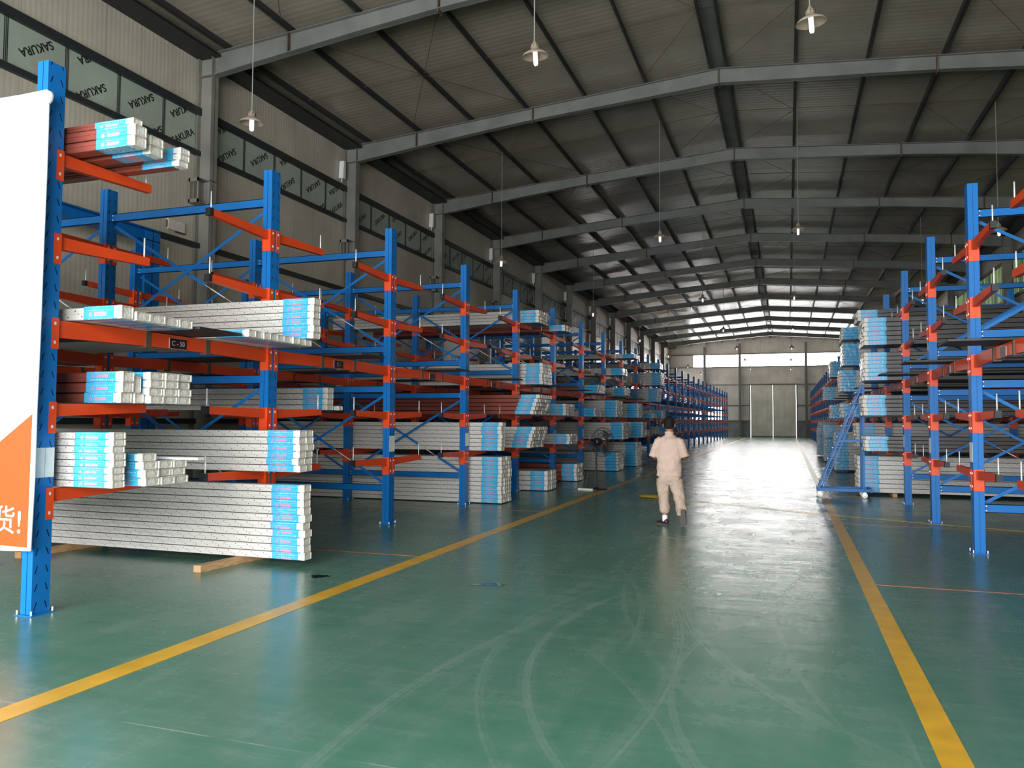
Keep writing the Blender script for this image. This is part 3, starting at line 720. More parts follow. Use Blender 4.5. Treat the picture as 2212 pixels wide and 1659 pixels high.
# ================================================================== PROFILE BUNDLES
BL = 5.8
cache = {}
def bundle_meshes(style, w_, h_, d):
    key = (style, round(w_, 4), round(h_, 4), d)
    if key in cache: return cache[key]
    b, g = .005, .004; m = h_/2
    prof = [(b, 0), (w_ - b, 0), (w_, b), (w_, m - g), (w_ - .006, m - g), (w_ - .006, m + g), (w_, m + g), (w_, h_ - b), (w_ - b, h_), (b, h_), (0, h_ - b), (0, m + g), (.006, m + g), (.006, m - g), (0, m - g), (0, b)]
    prof = [(p[0]*.96 + w_*.02, p[1]*.905 + h_*.01) for p in prof]
    mb = MB().use(M['p_' + style]); mb.prism(prof, d*.03, d*BL, 'x'); body = mb.mesh('profile_bundle')
    mb = MB().use(M['wrap']); e = .0
    e = .0008; pr = [(b, e), (w_ - b, e), (w_ - e, b), (w_ - e, h_ - b), (w_ - b, h_ - e), (b, h_ - e), (e, h_ - b), (e, b)]
    mb.prism(pr, d*.05, d*.44, 'x'); wrap = mb.mesh('blue_wrap')
    # cap: paper folded over the end
    mb = MB().use(M['cap']); e = -.001
    pr2 = [(.006, .0004), (w_ - .006, .0004), (w_, .008), (w_, h_ - .008), (w_ - .006, h_ - .0004), (.006, h_ - .0004), (0, h_ - .008), (0, .008)]
    n = len(pr2); c = (w_/2, h_/2)
    ring = lambda x, sc: [(x, c[0] + (q[0] - c[0])*sc, c[1] + (q[1] - c[1])*sc) for q in pr2]
    pts = ring(d*.085, 1.0) + ring(d*.01, 1.0) + ring(0, .93) + ring(0, .80) + ring(d*.006, .74)
    fs = [tuple(range(n))]
    for r_ in range(4):
        for i in range(n): j = (i + 1) % n; fs.append((r_*n + i, r_*n + j, (r_+1)*n + j, (r_+1)*n + i))
    fs.append(tuple(range(4*n, 5*n))); mb.poly(pts, fs); cap = mb.mesh('end_cap')
    cache[key] = (body, wrap, cap); return cache[key]
PLACED = []
def stack(name, x, y, z, nz, ny, w_, h_, style='white', side=-1, dxr=0.0, dxc=0.0, jit=.015, colname=None):
    """nz rows up, ny columns away from the camera; x = aisle end of the bundles"""
    d = -1 if side < 0 else 1
    for c in range(ny):
        for r in range(nz):
            xx = x - d*(dxr*r + dxc*c) + random.uniform(-jit, jit)
            PLACED.append(dict(name=name, x=xx, y=y + c*w_*1.01, z=z + r*h_, w=w_, h=h_, style=style, d=d, r=r, c=c, nz=nz, ny=ny, front=(c == 0), top=(r == nz - 1)))
FL = 0.08
L1, L2, L3, L4, L5 = LEV
# left side, first bay
stack('tall floor stack on wood battens', -5.28, 7.93, FL, 10, 1, .15, .0865)
stack('pile on the first shelf before the second upright', -5.36, 7.93, L1, 6, 2, .15, .0815, jit=.02)
stack('single pile on the first shelf of the nearest rack', -5.60, 5.46, L1, 8, 1, .15, .0615)
stack('low pile on the first shelf of the nearest rack', -5.52, 5.74, L1, 3, 3, .185, .074, jit=.03)
PLACED.append(dict(name='low pile on the first shelf of the nearest rack', x=-5.55, y=5.745, z=L1 + 3*.074, w=.185, h=.074, style='white', d=-1, r=3, c=0, nz=4, ny=3, front=True, top=True))
stack('pile on the second shelf beside the nearest upright', -5.85, 5.79, L2, 3, 1, .145, .099, 'red')
stack('short pile in the middle of the second shelf', -5.85, 5.945, L2, 1, 1, .12, .095, 'red')
PLACED.append(dict(name='short pile in the middle of the second shelf', x=-5.86, y=5.95, z=L2 + .095, w=.085, h=.165, style='red', d=-1, r=1, c=0, nz=2, ny=1, front=True, top=True))
stack('wide pile at the second shelf tips', -5.80, 6.075, L2, 4, 3, .19, .0765, 'red', jit=.02)
stack('row of bundles on the third shelf of the nearest rack', -5.62, 5.53, L3, 1, 1, .145, .122)
stack('flat row on the third shelf of the nearest rack', -5.62, 5.685, L3, 1, 4, .19, .085, jit=.02)
stack('flat row on the third shelf before the second upright', -5.52, 7.18, L3, 1, 9, .135, .083)
stack('tall pile on the third shelf before the second upright', -5.40, 8.24, L3 + .083, 6, 1, .155, .083, jit=.008)
stack('front pile on the top shelf of the nearest rack', -5.43, 5.43, L5, 2, 1, .145, .098, 'red')
PLACED.append(dict(name='front pile on the top shelf of the nearest rack', x=-5.45, y=5.44, z=L5 + .196, w=.11, h=.06, style='red', d=-1, r=2, c=0, nz=3, ny=1, front=True, top=True))
stack('middle pile on the top shelf of the nearest rack', -5.46, 5.66, L5, 2, 1, .165, .088, 'red')
stack('back pile on the top shelf of the nearest rack', -5.46, 6.02, L5, 3, 1, .13, .06, 'red')
stack('pile on the second shelf before the third upright', -6.70, 10.65, L2, 4, 1, .18, .088)
PLACED.append(dict(name='pile on the second shelf before the third upright', x=-6.62, y=10.84, z=L2, w=.12, h=.07, style='red', d=-1, r=0, c=1, nz=4, ny=2, front=False, top=True))
# left side, fourth bay and beyond
stack('big floor stack behind the fourth upright', -5.52, 15.30, .02, 11, 4, .15, .0855)
stack('pile on the first shelf behind the fourth upright', -5.47, 15.16, L1, 7, 1, .20, .083)
stack('stepped pile, first shelf before the fifth upright', -5.50, 17.135, L1, 6, 6, .167, .080, dxr=.022)
stack('stepped pile, second shelf before the fifth upright', -5.42, 17.135, L2, 5, 7, .143, .090, 'red', dxr=.034)
stack('pile on the third shelf behind the fifth upright', -5.66, 18.62, L3 + .0, 6, 5, .16, .087)
stack('pile on the top shelf behind the fifth upright', -5.74, 18.56, L5, 4, 5, .155, .077)
stack('low floor stack behind the fifth upright', -5.50, 18.52, .02, 4, 5, .155, .118)
stack('pile on the top shelf before the sixth upright', -5.62, 20.55, L5, 2, 4, .2, .085, 'red')
stack('pile on the first shelf before the sixth upright', -5.45, 20.38, L1, 4, 5, .18, .068, 'plain')
stack('pile on the second shelf before the sixth upright', -5.55, 20.38, L2, 4, 5, .18, .078, 'plain')
stack('low floor stack behind the sixth upright', -5.60, 21.75, .02, 4, 4, .18, .12, 'red')
# further left racks
def far_stack(*a, **k): stack('stacks beyond', *a, **k)
far_stack(-5.46, 26.75, .02, 6, 6, .165, .105, 'plain'); far_stack(-5.38, 29.95, .02, 9, 6, .165, .10, 'plain')
far_stack(-5.30, 26.86, L1, 6, 6, .165, .095, 'plain'); far_stack(-5.20, 30.1, L1, 6, 6, .165, .10, 'plain')
far_stack(-5.50, 26.86, L2, 6, 6, .165, .095, 'plain'); far_stack(-5.35, 30.1, L2, 6, 6, .165, .09, 'plain')
far_stack(-5.85, 30.1, L3, 4, 6, .165, .10, 'plain'); far_stack(-5.57, 28.2, L4, 3, 5, .165, .085, 'plain'); far_stack(-5.50, 30.1, L5, 2, 6, .165, .085, 'plain')
far_stack(-5.6, 36.59, L3, 7, 6, .165, .09, 'plain'); far_stack(-5.45, 36.59, L4, 7, 6, .165, .085, 'plain'); far_stack(-5.4, 36.59, L2, 4, 6, .165, .09, 'plain'); far_stack(-5.5, 36.59, L5, 3, 6, .165, .09, 'plain')
far_stack(-5.8, 24.84, L2, 3, 6, .165, .09, 'plain'); far_stack(-5.7, 24.84, L3, 3, 6, .165, .09, 'red'); far_stack(-5.6, 33.34, L1, 3, 6, .165, .09, 'plain'); far_stack(-5.3, 33.34, L2, 2, 6, .165, .09, 'plain')
far_stack(-5.6, 39.83, L1, 4, 6, .165, .09, 'plain')
# right side
stack('big floor stack behind the third right upright', 1.54, 20.25, FL, 8, 6, .16, .106, 'white', 1)
stack('pile, first shelf behind the third right upright', 1.56, 18.54, L1, 4, 6, .16, .08, 'dark', 1)
stack('pile, second shelf behind the third right upright', 1.53, 18.54, L2, 5, 6, .16, .088, 'dark', 1)
stack('pile, third shelf behind the third right upright', 1.56, 18.54, L3, 7, 6, .16, .086, 'dark', 1)
stack('pile, fourth shelf behind the third right upright', 1.56, 18.54, L4, 6, 6, .16, .098, 'dark', 1)
stack('pile on the top shelf before the fourth right upright', 1.60, 20.565, L5, 3, 6, .16, .088, 'dark', 1)
stack('pile, first shelf behind the fourth right upright', 1.62, 21.785, L1, 7, 6, .165, .086, 'plain', 1)
far_stack(1.51, 29.38, FL, 13, 5, .165, .10, 'plain', 1); far_stack(1.45, 25.02, L3, 7, 6, .165, .088, 'plain', 1); far_stack(1.53, 25.02, L4, 7, 6, .165, .09, 'plain', 1); far_stack(1.5, 25.02, L2, 4, 6, .165, .1, 'plain', 1)
far_stack(1.52, 25.02, L5, 4, 6, .165, .09, 'plain', 1); far_stack(1.5, 31.505, L2, 5, 6, .165, .1, 'plain', 1); far_stack(1.44, 35.85, FL, 12, 5, .165, .09, 'plain', 1); far_stack(1.38, 42.33, FL, 14, 5, .165, .1, 'plain', 1)
far_stack(1.4, 34.75, L1, 5, 6, .165, .1, 'plain', 1); far_stack(1.4, 34.75, L3, 6, 6, .165, .09, 'plain', 1); far_stack(1.4, 41.235, L1, 7, 6, .165, .09, 'plain', 1); far_stack(1.5, 31.505, L4, 6, 6, .165, .1, 'plain', 1)
far_stack(1.6, 21.785, L2, 3, 6, .165, .09, 'plain', 1)
def score(p):
    dist = math.hypot(p['x'], p['y']); s = p['w']*p['h'] + (0.9*p['h'] if p['front'] else 0) + (0.05 if p['top'] else 0)*p['w']
    return s/dist**2 * (0.02 if p['name'] == 'stacks beyond' else 1)
PLACED.sort(key=score, reverse=True)
CN = dict(white='white', red='red', dark='dark', plain='grey')
stuff = MB()
for i, p in enumerate(PLACED):
    if i < 300:
        body, wrap, cap = bundle_meshes(p['style'], p['w'], p['h'], p['d'])
        o = link('profile_bundle', body, None, (p['x'], p['y'], p['z']))
        q = link('blue_wrap', wrap, o); link('end_cap', cap, o)
        s_ = 'left' if p['d'] < 0 else 'right'
        pos = []
        if p['nz'] > 1: pos.append('%s up' % ordn(p['r']))
        if p['ny'] > 1: pos.append('%s back' % ordn(p['c']))
        lab = '%s bundle%s, %s' % (CN[p['style']], (', ' + ', '.join(pos)) if pos else '', p['name'])
        tag(o, lab, 'bundle', 'wrapped profile bundles: ' + p['name'])
    else:
        x, y, z, w_, h_, d = (p[k] for k in ('x', 'y', 'z', 'w', 'h', 'd'))
        stuff.use(M['p_' + p['style']]).box(x + d*.03, y + .003, z + .002, x + d*BL, y + w_*.97, z + h_*.94)
        stuff.use(M['wrap_far'] if 'wrap_far' in M else M['wrap']); 
        if 'wrap_far' not in M: M['wrap_far'] = mat('blue_wrap_far', (0.02, 0.33, 0.62), 0.25, noise=0.15, nscale=14, bump=0.5, bscale=12); stuff.use(M['wrap_far'])
        stuff.box(x + d*.05, y, z + h_*.02, x + d*.44, y + w_*.98, z + h_*.93)
        if 'cap_far' not in M: M['cap_far'] = mat('paper_cap_far', (0.60, 0.57, 0.52), 0.28, noise=0.35, nscale=16, bump=1.0, bscale=18)
        stuff.use(M['cap_far']).box(x, y + .004, z + .004, x + d*.08, y + w_*.95, z + h_*.91)
o = stuff.obj('profile_bundles'); o['kind'] = 'stuff'; tag(o, 'many wrapped grey, red and dark profile bundles stacked on the distant racks', 'bundles')
# battens under the floor stacks
def batten(x, y0, y1, lab, skew=.1, zt=.078):
    mb = MB().use(M['wood']); mb.hexa([(0, y0, 0), (.10, y0, 0), (.10 + skew, y1, 0), (skew, y1, 0), (0, y0, zt), (.10, y0, zt), (.10 + skew, y1, zt), (skew, y1, zt)])
    tag(mb.obj('wood_batten', loc=(x, 0, 0), bevel=.004), lab, 'wood')
batten(-6.27, 7.28, 8.38, 'raw wood batten sticking out under the tall floor stack near its blue wraps')
batten(-8.92, 7.25, 8.38, 'raw wood batten sticking out under the tall floor stack behind the nearest upright')
batten(2.25, 20.1, 21.5, 'wood batten under the big floor stack on the right', 0.0); batten(5.6, 20.2, 21.5, 'wood batten under the far end of the right floor stack', 0.0)
# thin plate sticking out over the low pile
mb = MB().use(M['white']); mb.box(0, 0, 0, 5.8, .09, .022); tag(mb.obj('loose_profile', loc=(-11.1, 6.18, L1 + .2235)), 'single thin white profile lying loose on the low pile of the first shelf', 'profile')

# ================================================================== BANNER on the nearest upright
t = thing('banner', 'white plastic-wrapped banner with orange corner hanging on the nearest upright', 'banner', (-6.10, 5.10, 0.58), rot=(0, math.radians(0.6), 0))
mb = MB().use(M['white'])
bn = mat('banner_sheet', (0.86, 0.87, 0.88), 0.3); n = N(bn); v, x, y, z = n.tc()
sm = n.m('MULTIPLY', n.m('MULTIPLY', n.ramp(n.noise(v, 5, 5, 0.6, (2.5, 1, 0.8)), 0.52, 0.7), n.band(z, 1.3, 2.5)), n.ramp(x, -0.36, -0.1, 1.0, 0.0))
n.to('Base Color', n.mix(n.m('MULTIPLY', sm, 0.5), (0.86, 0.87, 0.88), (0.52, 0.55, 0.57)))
W_ = 2.6
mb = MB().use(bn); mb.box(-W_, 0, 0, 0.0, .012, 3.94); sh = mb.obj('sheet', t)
ob = mat('banner_orange', (0.60, 0.078, 0.012), 0.35)
mb = MB().use(ob); mb.poly([(-.035, -.002, .02), (-W_, -.002, .02), (-W_, -.002, .05), (-.60, -.002, .78), (-.035, -.002, 1.16)], [(0, 1, 2, 3, 4)]); mb.poly([(-.035, -.0005, .02), (-W_, -.0005, .02), (-W_, -.0005, .05), (-.60, -.0005, .78), (-.035, -.0005, 1.16)], [(4, 3, 2, 1, 0)])
mb.obj('orange_panel', sh)
plastic = mat('clear_plastic', (0.80, 0.83, 0.85), 0.12)
mb = MB().use(plastic); mb.tube([(.0, .0, 3.94), (.012, -.005, 3.2), (.004, 0, 2.6), (.014, -.006, 1.9), (.002, 0, 1.2), (.012, -.004, .6), (.0, 0, 0.0), (-.3, 0, -.012), (-W_, 0, 0)], .014, 8); mb.tube([(.015, -.01, 3.86), (.0, -.01, 3.96), (-.3, -.01, 3.95), (-W_, -.01, 3.94)], .024, 8); mb.lathe([(0, .04), (.035, .03), (.045, 0), (.035, -.05), (0, -.06)], (.012, -.01, 3.93), 12)
mb.obj('plastic_hem', t, smooth=True)
hz = text_mesh('货', 0.255, M['white'], 0.0006, 0.004); ex = text_mesh('!', 0.27, M['white'], 0.0006, 0.008)
for me_, xx, zz in ((hz, -.305, .225), (ex, -.135, .22)):
    o = link('lettering', me_, sh); o.matrix_local = Matrix.Translation((xx, -.0035, zz)) @ Matrix.Rotation(PI/2, 4, 'X') @ Matrix.Rotation(0.0, 4, 'Z')

# ================================================================== PENDANT LAMPS
def make_lamp():
    t = thing('pendant_lamp', '', 'lamp', (0, 0, 0), 'pendant lamps')
    mb = MB().use(M['lampshade']); mb.lathe([(.0, 0), (.014, -.005), (.032, -.05), (.060, -.075), (.068, -.105), (.066, -.15), (.095, -.165), (.19, -.222), (.215, -.262), (.209, -.262), (.185, -.226), (.09, -.172), (.055, -.16), (0, -.16)], seg=24)
    mb.use(M['black'])
    for k in range(8): a = 2*PI*k/8; mb.box(.063*math.cos(a) - .004, .063*math.sin(a) - .004, -.13, .063*math.cos(a) + .008, .063*math.sin(a) + .008, -.085)
    mb.obj('shade', t, smooth=True)
    mb = MB().use(M['bulb'])
    for k in range(4): a = PI/4 + PI/2*k; mb.tube([(.024*math.cos(a), .024*math.sin(a), -.17), (.024*math.cos(a), .024*math.sin(a), -.375), (.012*math.cos(a), .012*math.sin(a), -.395)], .0175, 8)
    mb.obj('tube', t, smooth=True); return t
lamp = make_lamp(); first = True
rown = ['left outer', 'left inner', 'right inner', 'right outer']
for r_ in range(7):
    for c_, x in enumerate((-9.03, -3.74, 0.36, 5.57)):
        yy = 11.8 + 13.2*r_ + random.uniform(-.1, .1); zt = (7.28, 7.75, 7.67, 7.28)[c_]
        if r_ == 6: yy -= 1.0
        l = copy_tree(lamp)
        l.location = (x, yy, zt); l.rotation_euler = (random.uniform(-.06, .1), random.uniform(-.08, .08), 0)
        l['label'] = 'pendant lamp with white tubes, %s in the %s row from the front' % (rown[c_], ordn(r_))
        top = roof_z(x, .02) - zt
        mb = MB().use(M['wire']); mb.tube([(0, 0, -.01), (0, 0, top - .02)], .0085, 6); wo = mb.obj('wire', l); wo.rotation_euler = (-l.rotation_euler[0], -l.rotation_euler[1], 0)

for ch in list(lamp.children): D.objects.remove(ch)
D.objects.remove(lamp)

# ================================================================== ROLLING LADDER
t = thing('rolling_ladder', 'blue rolling warehouse ladder with white casters beside the right racks', 'ladder', (0, 19.55, 0))
mb = MB().use(M['blue'])
for y in (0, .62):
    mb.bar((.62, y, .17), (1.78, y, .17), .04, .07)
mb.bar((.65, 0, .17), (.65, .62, .17), .05, .09); mb.bar((1.75, 0, .17), (1.75, .62, .17), .05, .09); mb.obj('base_frame', t, bevel=.004)
for y in (0, .62):
    mb = MB().use(M['blue']); mb.bar((1.60, y, .2), (1.62, y, 2.52), .045, .045); mb.obj('post', t)
    mb = MB().use(M['blue']); mb.bar((.66, y, .2), (1.60, y, 2.55), .03, .032); mb.bar((.75, y, .2), (1.66, y, 2.45), .025, .025); mb.obj('stringer', t)
    mb = MB().use(M['blue']); mb.bar((1.10, y, 1.28), (1.60, y, 1.28), .035, .04); mb.obj('cross_bar', t)
for i in range(9):
    f = (i + .7)/9.4; x = .68 + (1.62 - .68)*f; z = .2 + 2.35*f
    mb = MB().use(M['blue']); mb.box(x - .09, .02, z - .012, x + .09, .60, z + .012); mb.use(M['steel']).box(x - .095, .02, z - .014, x - .088, .60, z + .016); mb.obj('tread', t)
for x in (.68, 1.62):
    for y in (0, .62):
        mb = MB().use(M['steel']); mb.box(x - .03, y - .035, .06, x + .03, y + .035, .13); cf = mb.obj('caster_fork', t)
        mb = MB().use(M['white']); mb.tube([(x, y - .018, .062), (x, y + .018, .062)], .062, 16); mb.obj('caster_wheel', cf, smooth=False)

# ================================================================== PEDESTAL FAN
t = thing('pedestal_fan', 'black pedestal fan standing by the yellow line before the seventh left upright', 'fan', (-4.53, 19.5, 0))
mb = MB().use(M['fan']); mb.lathe([(0, .03), (.27, .022), (.29, .008), (.29, 0), (0, 0)], seg=24); mb.obj('base', t, smooth=False)
mb = MB().use(M['fan']); mb.tube([(0, 0, .02), (0, 0, .09), (0, 0, .95), (0, 0, 1.16)], [.05, .026, .022, .018], 12); mb.obj('pole', t, smooth=True)
hd = MB().use(M['fan']); hd.loft([((-.05, 0, 0), (0, .045, 0), (0, 0, .045)), ((-.03, 0, 0), (0, .085, 0), (0, 0, .085)), ((.10, 0, 0), (0, .095, 0), (0, 0, .095)), ((.17, 0, 0), (0, .06, 0), (0, 0, .06))]); head = hd.obj('motor', t, smooth=True)
head.location = (0.0, 0, 1.19); head.rotation_euler = (0, math.radians(4), math.radians(60))
cg = MB().use(M['fan']); R_ = .37
for (xo, rr) in ((.14, .10), (.13, .20), (.14, .29), (.20, R_), (.26, R_*.995), (.32, .29), (.335, .20), (.34, .10)):
    cg.tube([(xo, rr*math.cos(a*PI/16), rr*math.sin(a*PI/16)) for a in range(32)], .004, 5, True)
for k in range(36):
    a = 2*PI*k/36; cg.tube([(xo, rr*math.cos(a), rr*math.sin(a)) for xo, rr in ((.14, .04), (.13, .2), (.17, .33), (.23, R_), (.29, .33), (.335, .2), (.345, .05))], .0022, 3)
cg.lathe([(0, .0), (.05, .0)], (.0, 0, 0), 6); cg.obj('cage', head)
for k in range(3):
    a0 = 2*PI*k/3; mb = MB().use(M['blade']); pts = []
    for i in range(5):
        r = .05 + .27*i/4
        for s, xo in ((-.42, .20), (.42, .27)): pts.append((xo, r*math.cos(a0 + s), r*math.sin(a0 + s)))
    pts2 = [(p[0] + .004, p[1], p[2]) for p in pts]
    fs = [(2*i, 2*i + 1, 2*i + 3, 2*i + 2) for i in range(4)]; fs2 = [tuple(10 + q for q in f[::-1]) for f in fs]
    mb.poly(pts + pts2, fs + fs2); mb.obj('blade', head)
mb = MB().use(M['fan']); mb.tube([(-.09, -.05, 1.1), (-.11, -.04, .8), (-.18, -.1, .4), (-.24, -.12, .02), (-.2, -.16, .008)], .005, 6); mb.obj('cord', t)
mb = MB().use(M['plate']); mb.box(-.20, -.03, 0, .20, .03, .045); mb.use(M['black'])
for k in range(4): mb.box(-.15 + k*.09, -.015, .045, -.11 + k*.09, .015, .047)
tag(mb.obj('power_strip', loc=(-4.73, 19.22, 0), bevel=.004), 'white power strip lying on the floor at the fan base', 'power strip').rotation_euler = (0, 0, math.radians(-14))

# ================================================================== ROPE
mb = MB().use(M['rope']); pts = []
for i in range(120):
    a = i*.47; r = .12 + .05*math.sin(i*.9); pts.append((-2.90 + r*1.7*math.cos(a), 17.95 + r*math.sin(a)*1.4, .012 + .0012*(i % 26)))
pts += [(-2.4, 17.6, .01), (-1.2, 17.0, .01), (-.2, 16.3, .01), (1.0, 15.56, .01), (1.6, 15.28, .01), (2.19, 15.0, .01), (3.4, 14.5, .01), (5, 13.9, .01)]
mb.tube(pts, [.006]*120 + [.0042]*(len(pts) - 120), 5); tag(mb.obj('rope', smooth=True), 'yellow rope coiled behind the man and trailing to the right racks', 'rope')

# ================================================================== PUDDLES
pm = mat('puddle_water', (0.006, 0.02, 0.014), 0.02, spec=0.8)
def puddle(x, y, rx, ry, lab, sd):
    rnd = random.Random(sd); n = 40; ring = []
    for i in range(n):
        a = 2*PI*i/n; k = 1 + .18*math.sin(3*a + sd) + .10*math.sin(7*a + 2*sd) + rnd.uniform(-.04, .04); ring.append((rx*k*math.cos(a), ry*k*math.sin(a)))
    mb = MB().use(pm); mb.poly([(p[0], p[1], .0) for p in ring] + [(p[0]*.97, p[1]*.97, .0025) for p in ring], [tuple(range(n))[::-1], tuple(range(n, 2*n))] + [(i, (i+1) % n, n + (i+1) % n, n + i) for i in range(n)])
    o = mb.obj('puddle', loc=(x, y, .0005)); o.rotation_euler = (0, 0, math.radians(19)); tag(o, lab, 'puddle')
puddle(-4.83, 7.56, .10, .085, 'small dark puddle on the floor beside the tall floor stack', 1); puddle(-2.95, 7.80, .17, .06, 'small dark puddle in the aisle right of the yellow line', 4)

# ================================================================== THE WALKING MAN
def remesh(o, vox, smooth=6):
    r = o.modifiers.new('remesh', 'REMESH'); r.mode = 'VOXEL'; r.voxel_size = vox; r.use_smooth_shade = True
    s = o.modifiers.new('smooth', 'SMOOTH'); s.factor = .6; s.iterations = smooth
def limb(mb, pts, rads, seg=14):
    mb.tube(pts, rads, seg)
man = thing('person', 'man in beige short-sleeved work clothes walking away down the aisle, seen from behind', 'person', (-1.86, 13.33, 0))
X = lambda c, rx, ry: (c, (rx, 0, 0), (0, ry, 0))
bod = MB().use(M['skin'])
bod.loft([X((0, 0, .80), .12, .09), X((0, 0, .95), .155, .11), X((0, 0, 1.12), .14, .10), X((0, 0, 1.30), .165, .105), X((0, 0, 1.42), .165, .09), X((0, .0, 1.475), .09, .065), X((0, .01, 1.51), .055, .055), X((0, .02, 1.58), .052, .055)])
bod.loft([X((0, .02, 1.535), .03, .04), X((0, .028, 1.56), .060, .070), X((0, .03, 1.60), .072, .088), X((0, .028, 1.65), .078, .097), X((0, .025, 1.70), .076, .094), X((0, .022, 1.74), .060, .074), X((0, .02, 1.765), .028, .035)])
bod.loft([((0, .125, 1.625), (.014, 0, 0), (0, 0, .022)), ((0, .145, 1.615), (.010, 0, 0), (0, 0, .012))], 8)      # nose
for s in (-1, 1): bod.loft([((s*.076, .02, 1.635), (0, .024, 0), (0, 0, .036)), ((s*.106, .002, 1.640), (0, .020, 0), (0, 0, .034))], 10)   # ears
# arms: upper arms down, forearms forward
for s, el in ((-1, (-.245, -.02, 1.12)), (1, (.255, -.02, 1.15))):
    limb(bod, [(s*.15, 0, 1.40), (s*.19, -.005, 1.37), (s*.225, -.01, 1.24), el, (s*.235, .10, 1.09), (s*.20, .22, 1.08), (s*.185, .27, 1.08)], [.05, .058, .05, .043, .042, .030, .026])
    limb(bod, [(s*.185, .26, 1.08), (s*.18, .31, 1.078), (s*.178, .345, 1.075)], [.030, .040, .034], 10)
    for f in range(4):
        fz = 1.098 - .016*f; ln = (.055, .065, .062, .048)[f]
        limb(bod, [(s*.178, .335, fz), (s*.172, .335 + ln*.6, fz - .003), (s*.155, .335 + ln, fz - .012), (s*.138, .325 + ln, fz - .016)], [.0095, .009, .0085, .008], 6)
    limb(bod, [(s*.160, .30, 1.10), (s*.140, .325, 1.115), (s*.130, .36, 1.112)], [.012, .010, .009], 6)
def crease(o, st, sz):
    t_ = D.textures.new('folds', 'CLOUDS'); t_.noise_scale = sz; t_.noise_depth = 3
    m_ = o.modifiers.new('folds', 'DISPLACE'); m_.texture = t_; m_.strength = st; m_.mid_level = .5; m_.texture_coords = 'LOCAL'
# legs: left planted, right trailing with the heel lifted
limb(bod, [(-.085, 0, .84), (-.09, .03, .66), (-.09, .06, .46), (-.085, .04, .30), (-.075, .01, .10), (-.075, .0, .05)], [.085, .078, .058, .052, .038, .036])
limb(bod, [(.09, 0, .84), (.12, -.02, .66), (.155, -.03, .46), (.185, -.08, .36), (.225, -.14, .27), (.24, -.155, .25)], [.085, .078, .058, .052, .038, .036])
b = bod.obj('body', man, smooth=True); remesh(b, .0075, 5)
sh = MB().use(M['shirt'])
sh.loft([X((-.005, -.005, .80), .205, .135), X((-.003, -.01, .87), .195, .135), X((0, -.015, .93), .208, .145), X((0, -.02, 1.05), .200, .140), X((0, -.02, 1.20), .205, .135), X((0, -.015, 1.33), .215, .128), X((0, -.01, 1.41), .185, .105), X((0, 0, 1.455), .12, .082), X((0, .004, 1.49), .072, .068), X((0, .008, 1.525), .066, .066)], 24)
for s, x2 in ((-1, -.262), (1, .268)):
    sh.loft([((s*.13, -.005, 1.40), (0, .075, .0), (.03*s, 0, .055)), ((s*.19, -.01, 1.36), (0, .085, 0), (s*.05, 0, .05)), ((s*.225, -.02, 1.26), (0, .088, 0), (s*.062, 0, .02)), ((x2, -.02, 1.12), (0, .088, 0), (s*.070, 0, .016))], 16)
o = sh.obj('shirt', man, smooth=True); remesh(o, .009, 3); crease(o, .034, .16)
mb = MB().use(M['shirt']); mb.loft([X((0, .012, 1.495), .078, .076), X((0, .008, 1.53), .070, .070), X((0, .012, 1.538), .064, .064)], 20); mb.obj('collar', o, smooth=True)
tr = MB().use(M['trousers'])
tr.loft([X((0, 0, .66), .155, .10), X((0, -.01, .74), .178, .125), X((0, -.01, .82), .185, .125), X((0, -.01, .90), .180, .12)], 20)
tr.loft([X((-.095, .0, .76), .115, .125), X((-.105, .025, .60), .108, .115), X((-.10, .05, .46), .090, .102), X((-.088, .045, .34), .086, .10), X((-.082, .03, .26), .094, .105), X((-.08, .02, .22), .082, .094), X((-.078, .018, .185), .062, .075)], 18)
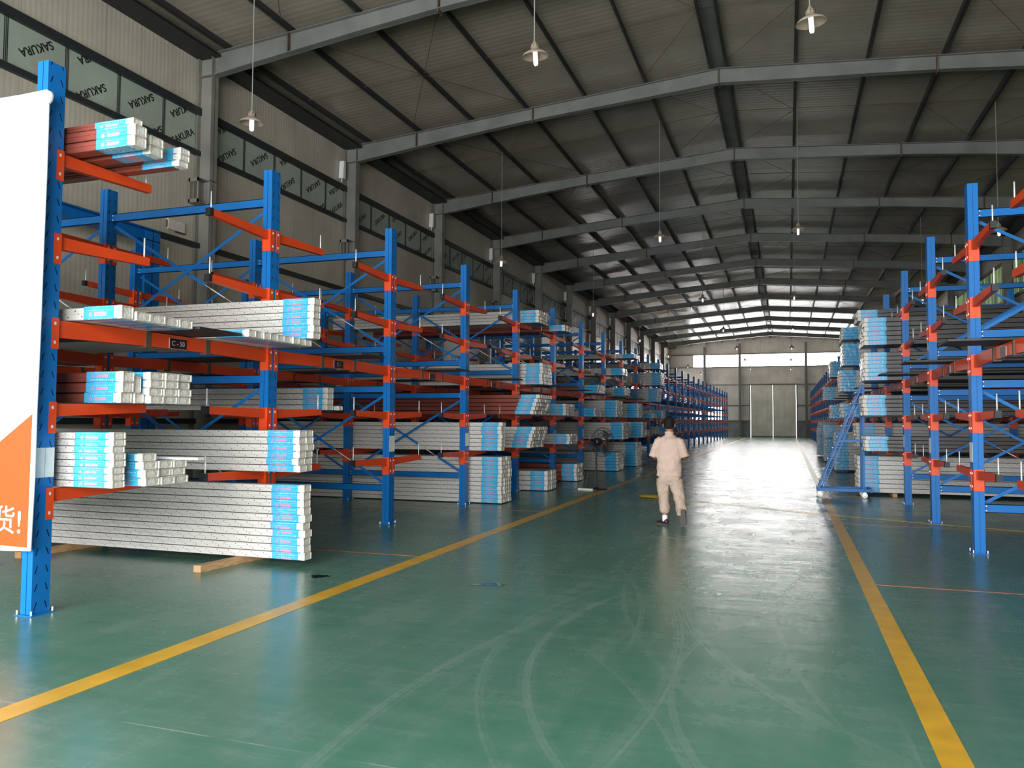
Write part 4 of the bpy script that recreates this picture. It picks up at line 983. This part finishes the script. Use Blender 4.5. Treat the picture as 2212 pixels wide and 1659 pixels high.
tr.loft([X((.10, 0, .76), .115, .125), X((.135, -.015, .60), .110, .115), X((.165, -.04, .47), .098, .105), ((.188, -.075, .36), (.090, 0, 0), (0, .088, -.04)), ((.205, -.105, .28), (.092, 0, 0), (0, .082, -.03)), ((.205, -.11, .20), (.078, 0, 0), (0, .06, -.02)), ((.20, -.11, .17), (.06, 0, 0), (0, .045, 0))], 18)
o = tr.obj('trousers', man, smooth=True); remesh(o, .009, 3); crease(o, .036, .10)
mb = MB().use(M['trousers']); mb.box(.09, -.142, .80, .17, -.132, .74); mb.obj('pocket_flap', o)
hr = MB().use(M['hair']); hr.loft([X((0, -.052, 1.575), .062, .035), X((0, -.036, 1.61), .084, .072), X((0, -.006, 1.655), .093, .098), X((0, .008, 1.70), .095, .108), X((0, .010, 1.745), .082, .098), X((0, .010, 1.782), .052, .065), X((0, .01, 1.80), .014, .02)], 24); o = hr.obj('hair', man, smooth=True)
o.modifiers.new('sub', 'SUBSURF').levels = 1
mb = MB().use(M['sock']); mb.loft([X((-.075, .0, .055), .043, .046), X((-.076, .004, .155), .044, .047)], 16); mb.obj('sock', man, smooth=True)
def shoe(name_loc, rot):
    mb = MB().use(M['shoe'])
    mb.loft([((0, -.085, .045), (.026, 0, 0), (0, 0, .035)), ((0, -.06, .055), (.040, 0, 0), (0, 0, .052)), ((0, .0, .048), (.042, 0, 0), (0, 0, .046)), ((0, .07, .038), (.046, 0, 0), (0, 0, .034)), ((0, .14, .030), (.047, 0, 0), (0, 0, .026)), ((0, .185, .024), (.030, 0, 0), (0, 0, .018))], 18)
    s_ = mb.obj('shoe', man, smooth=True); s_.location = name_loc; s_.rotation_euler = rot; s_.modifiers.new('sub', 'SUBSURF').levels = 1
    prof = [(-.03, -.095), (.03, -.095), (.040, -.05), (.036, .02), (.047, .09), (.046, .15), (.02, .195), (-.02, .195), (-.046, .15), (-.047, .09), (-.036, .02), (-.040, -.05)]
    mb = MB().use(M['sole']); mb.prism(prof, 0.0, .018, 'z'); mb.obj('sole', s_)
shoe((-.085, .01, .0), (0, 0, math.radians(48)))
shoe((.245, -.205, .188), (math.radians(-82), 0, math.radians(-4)))
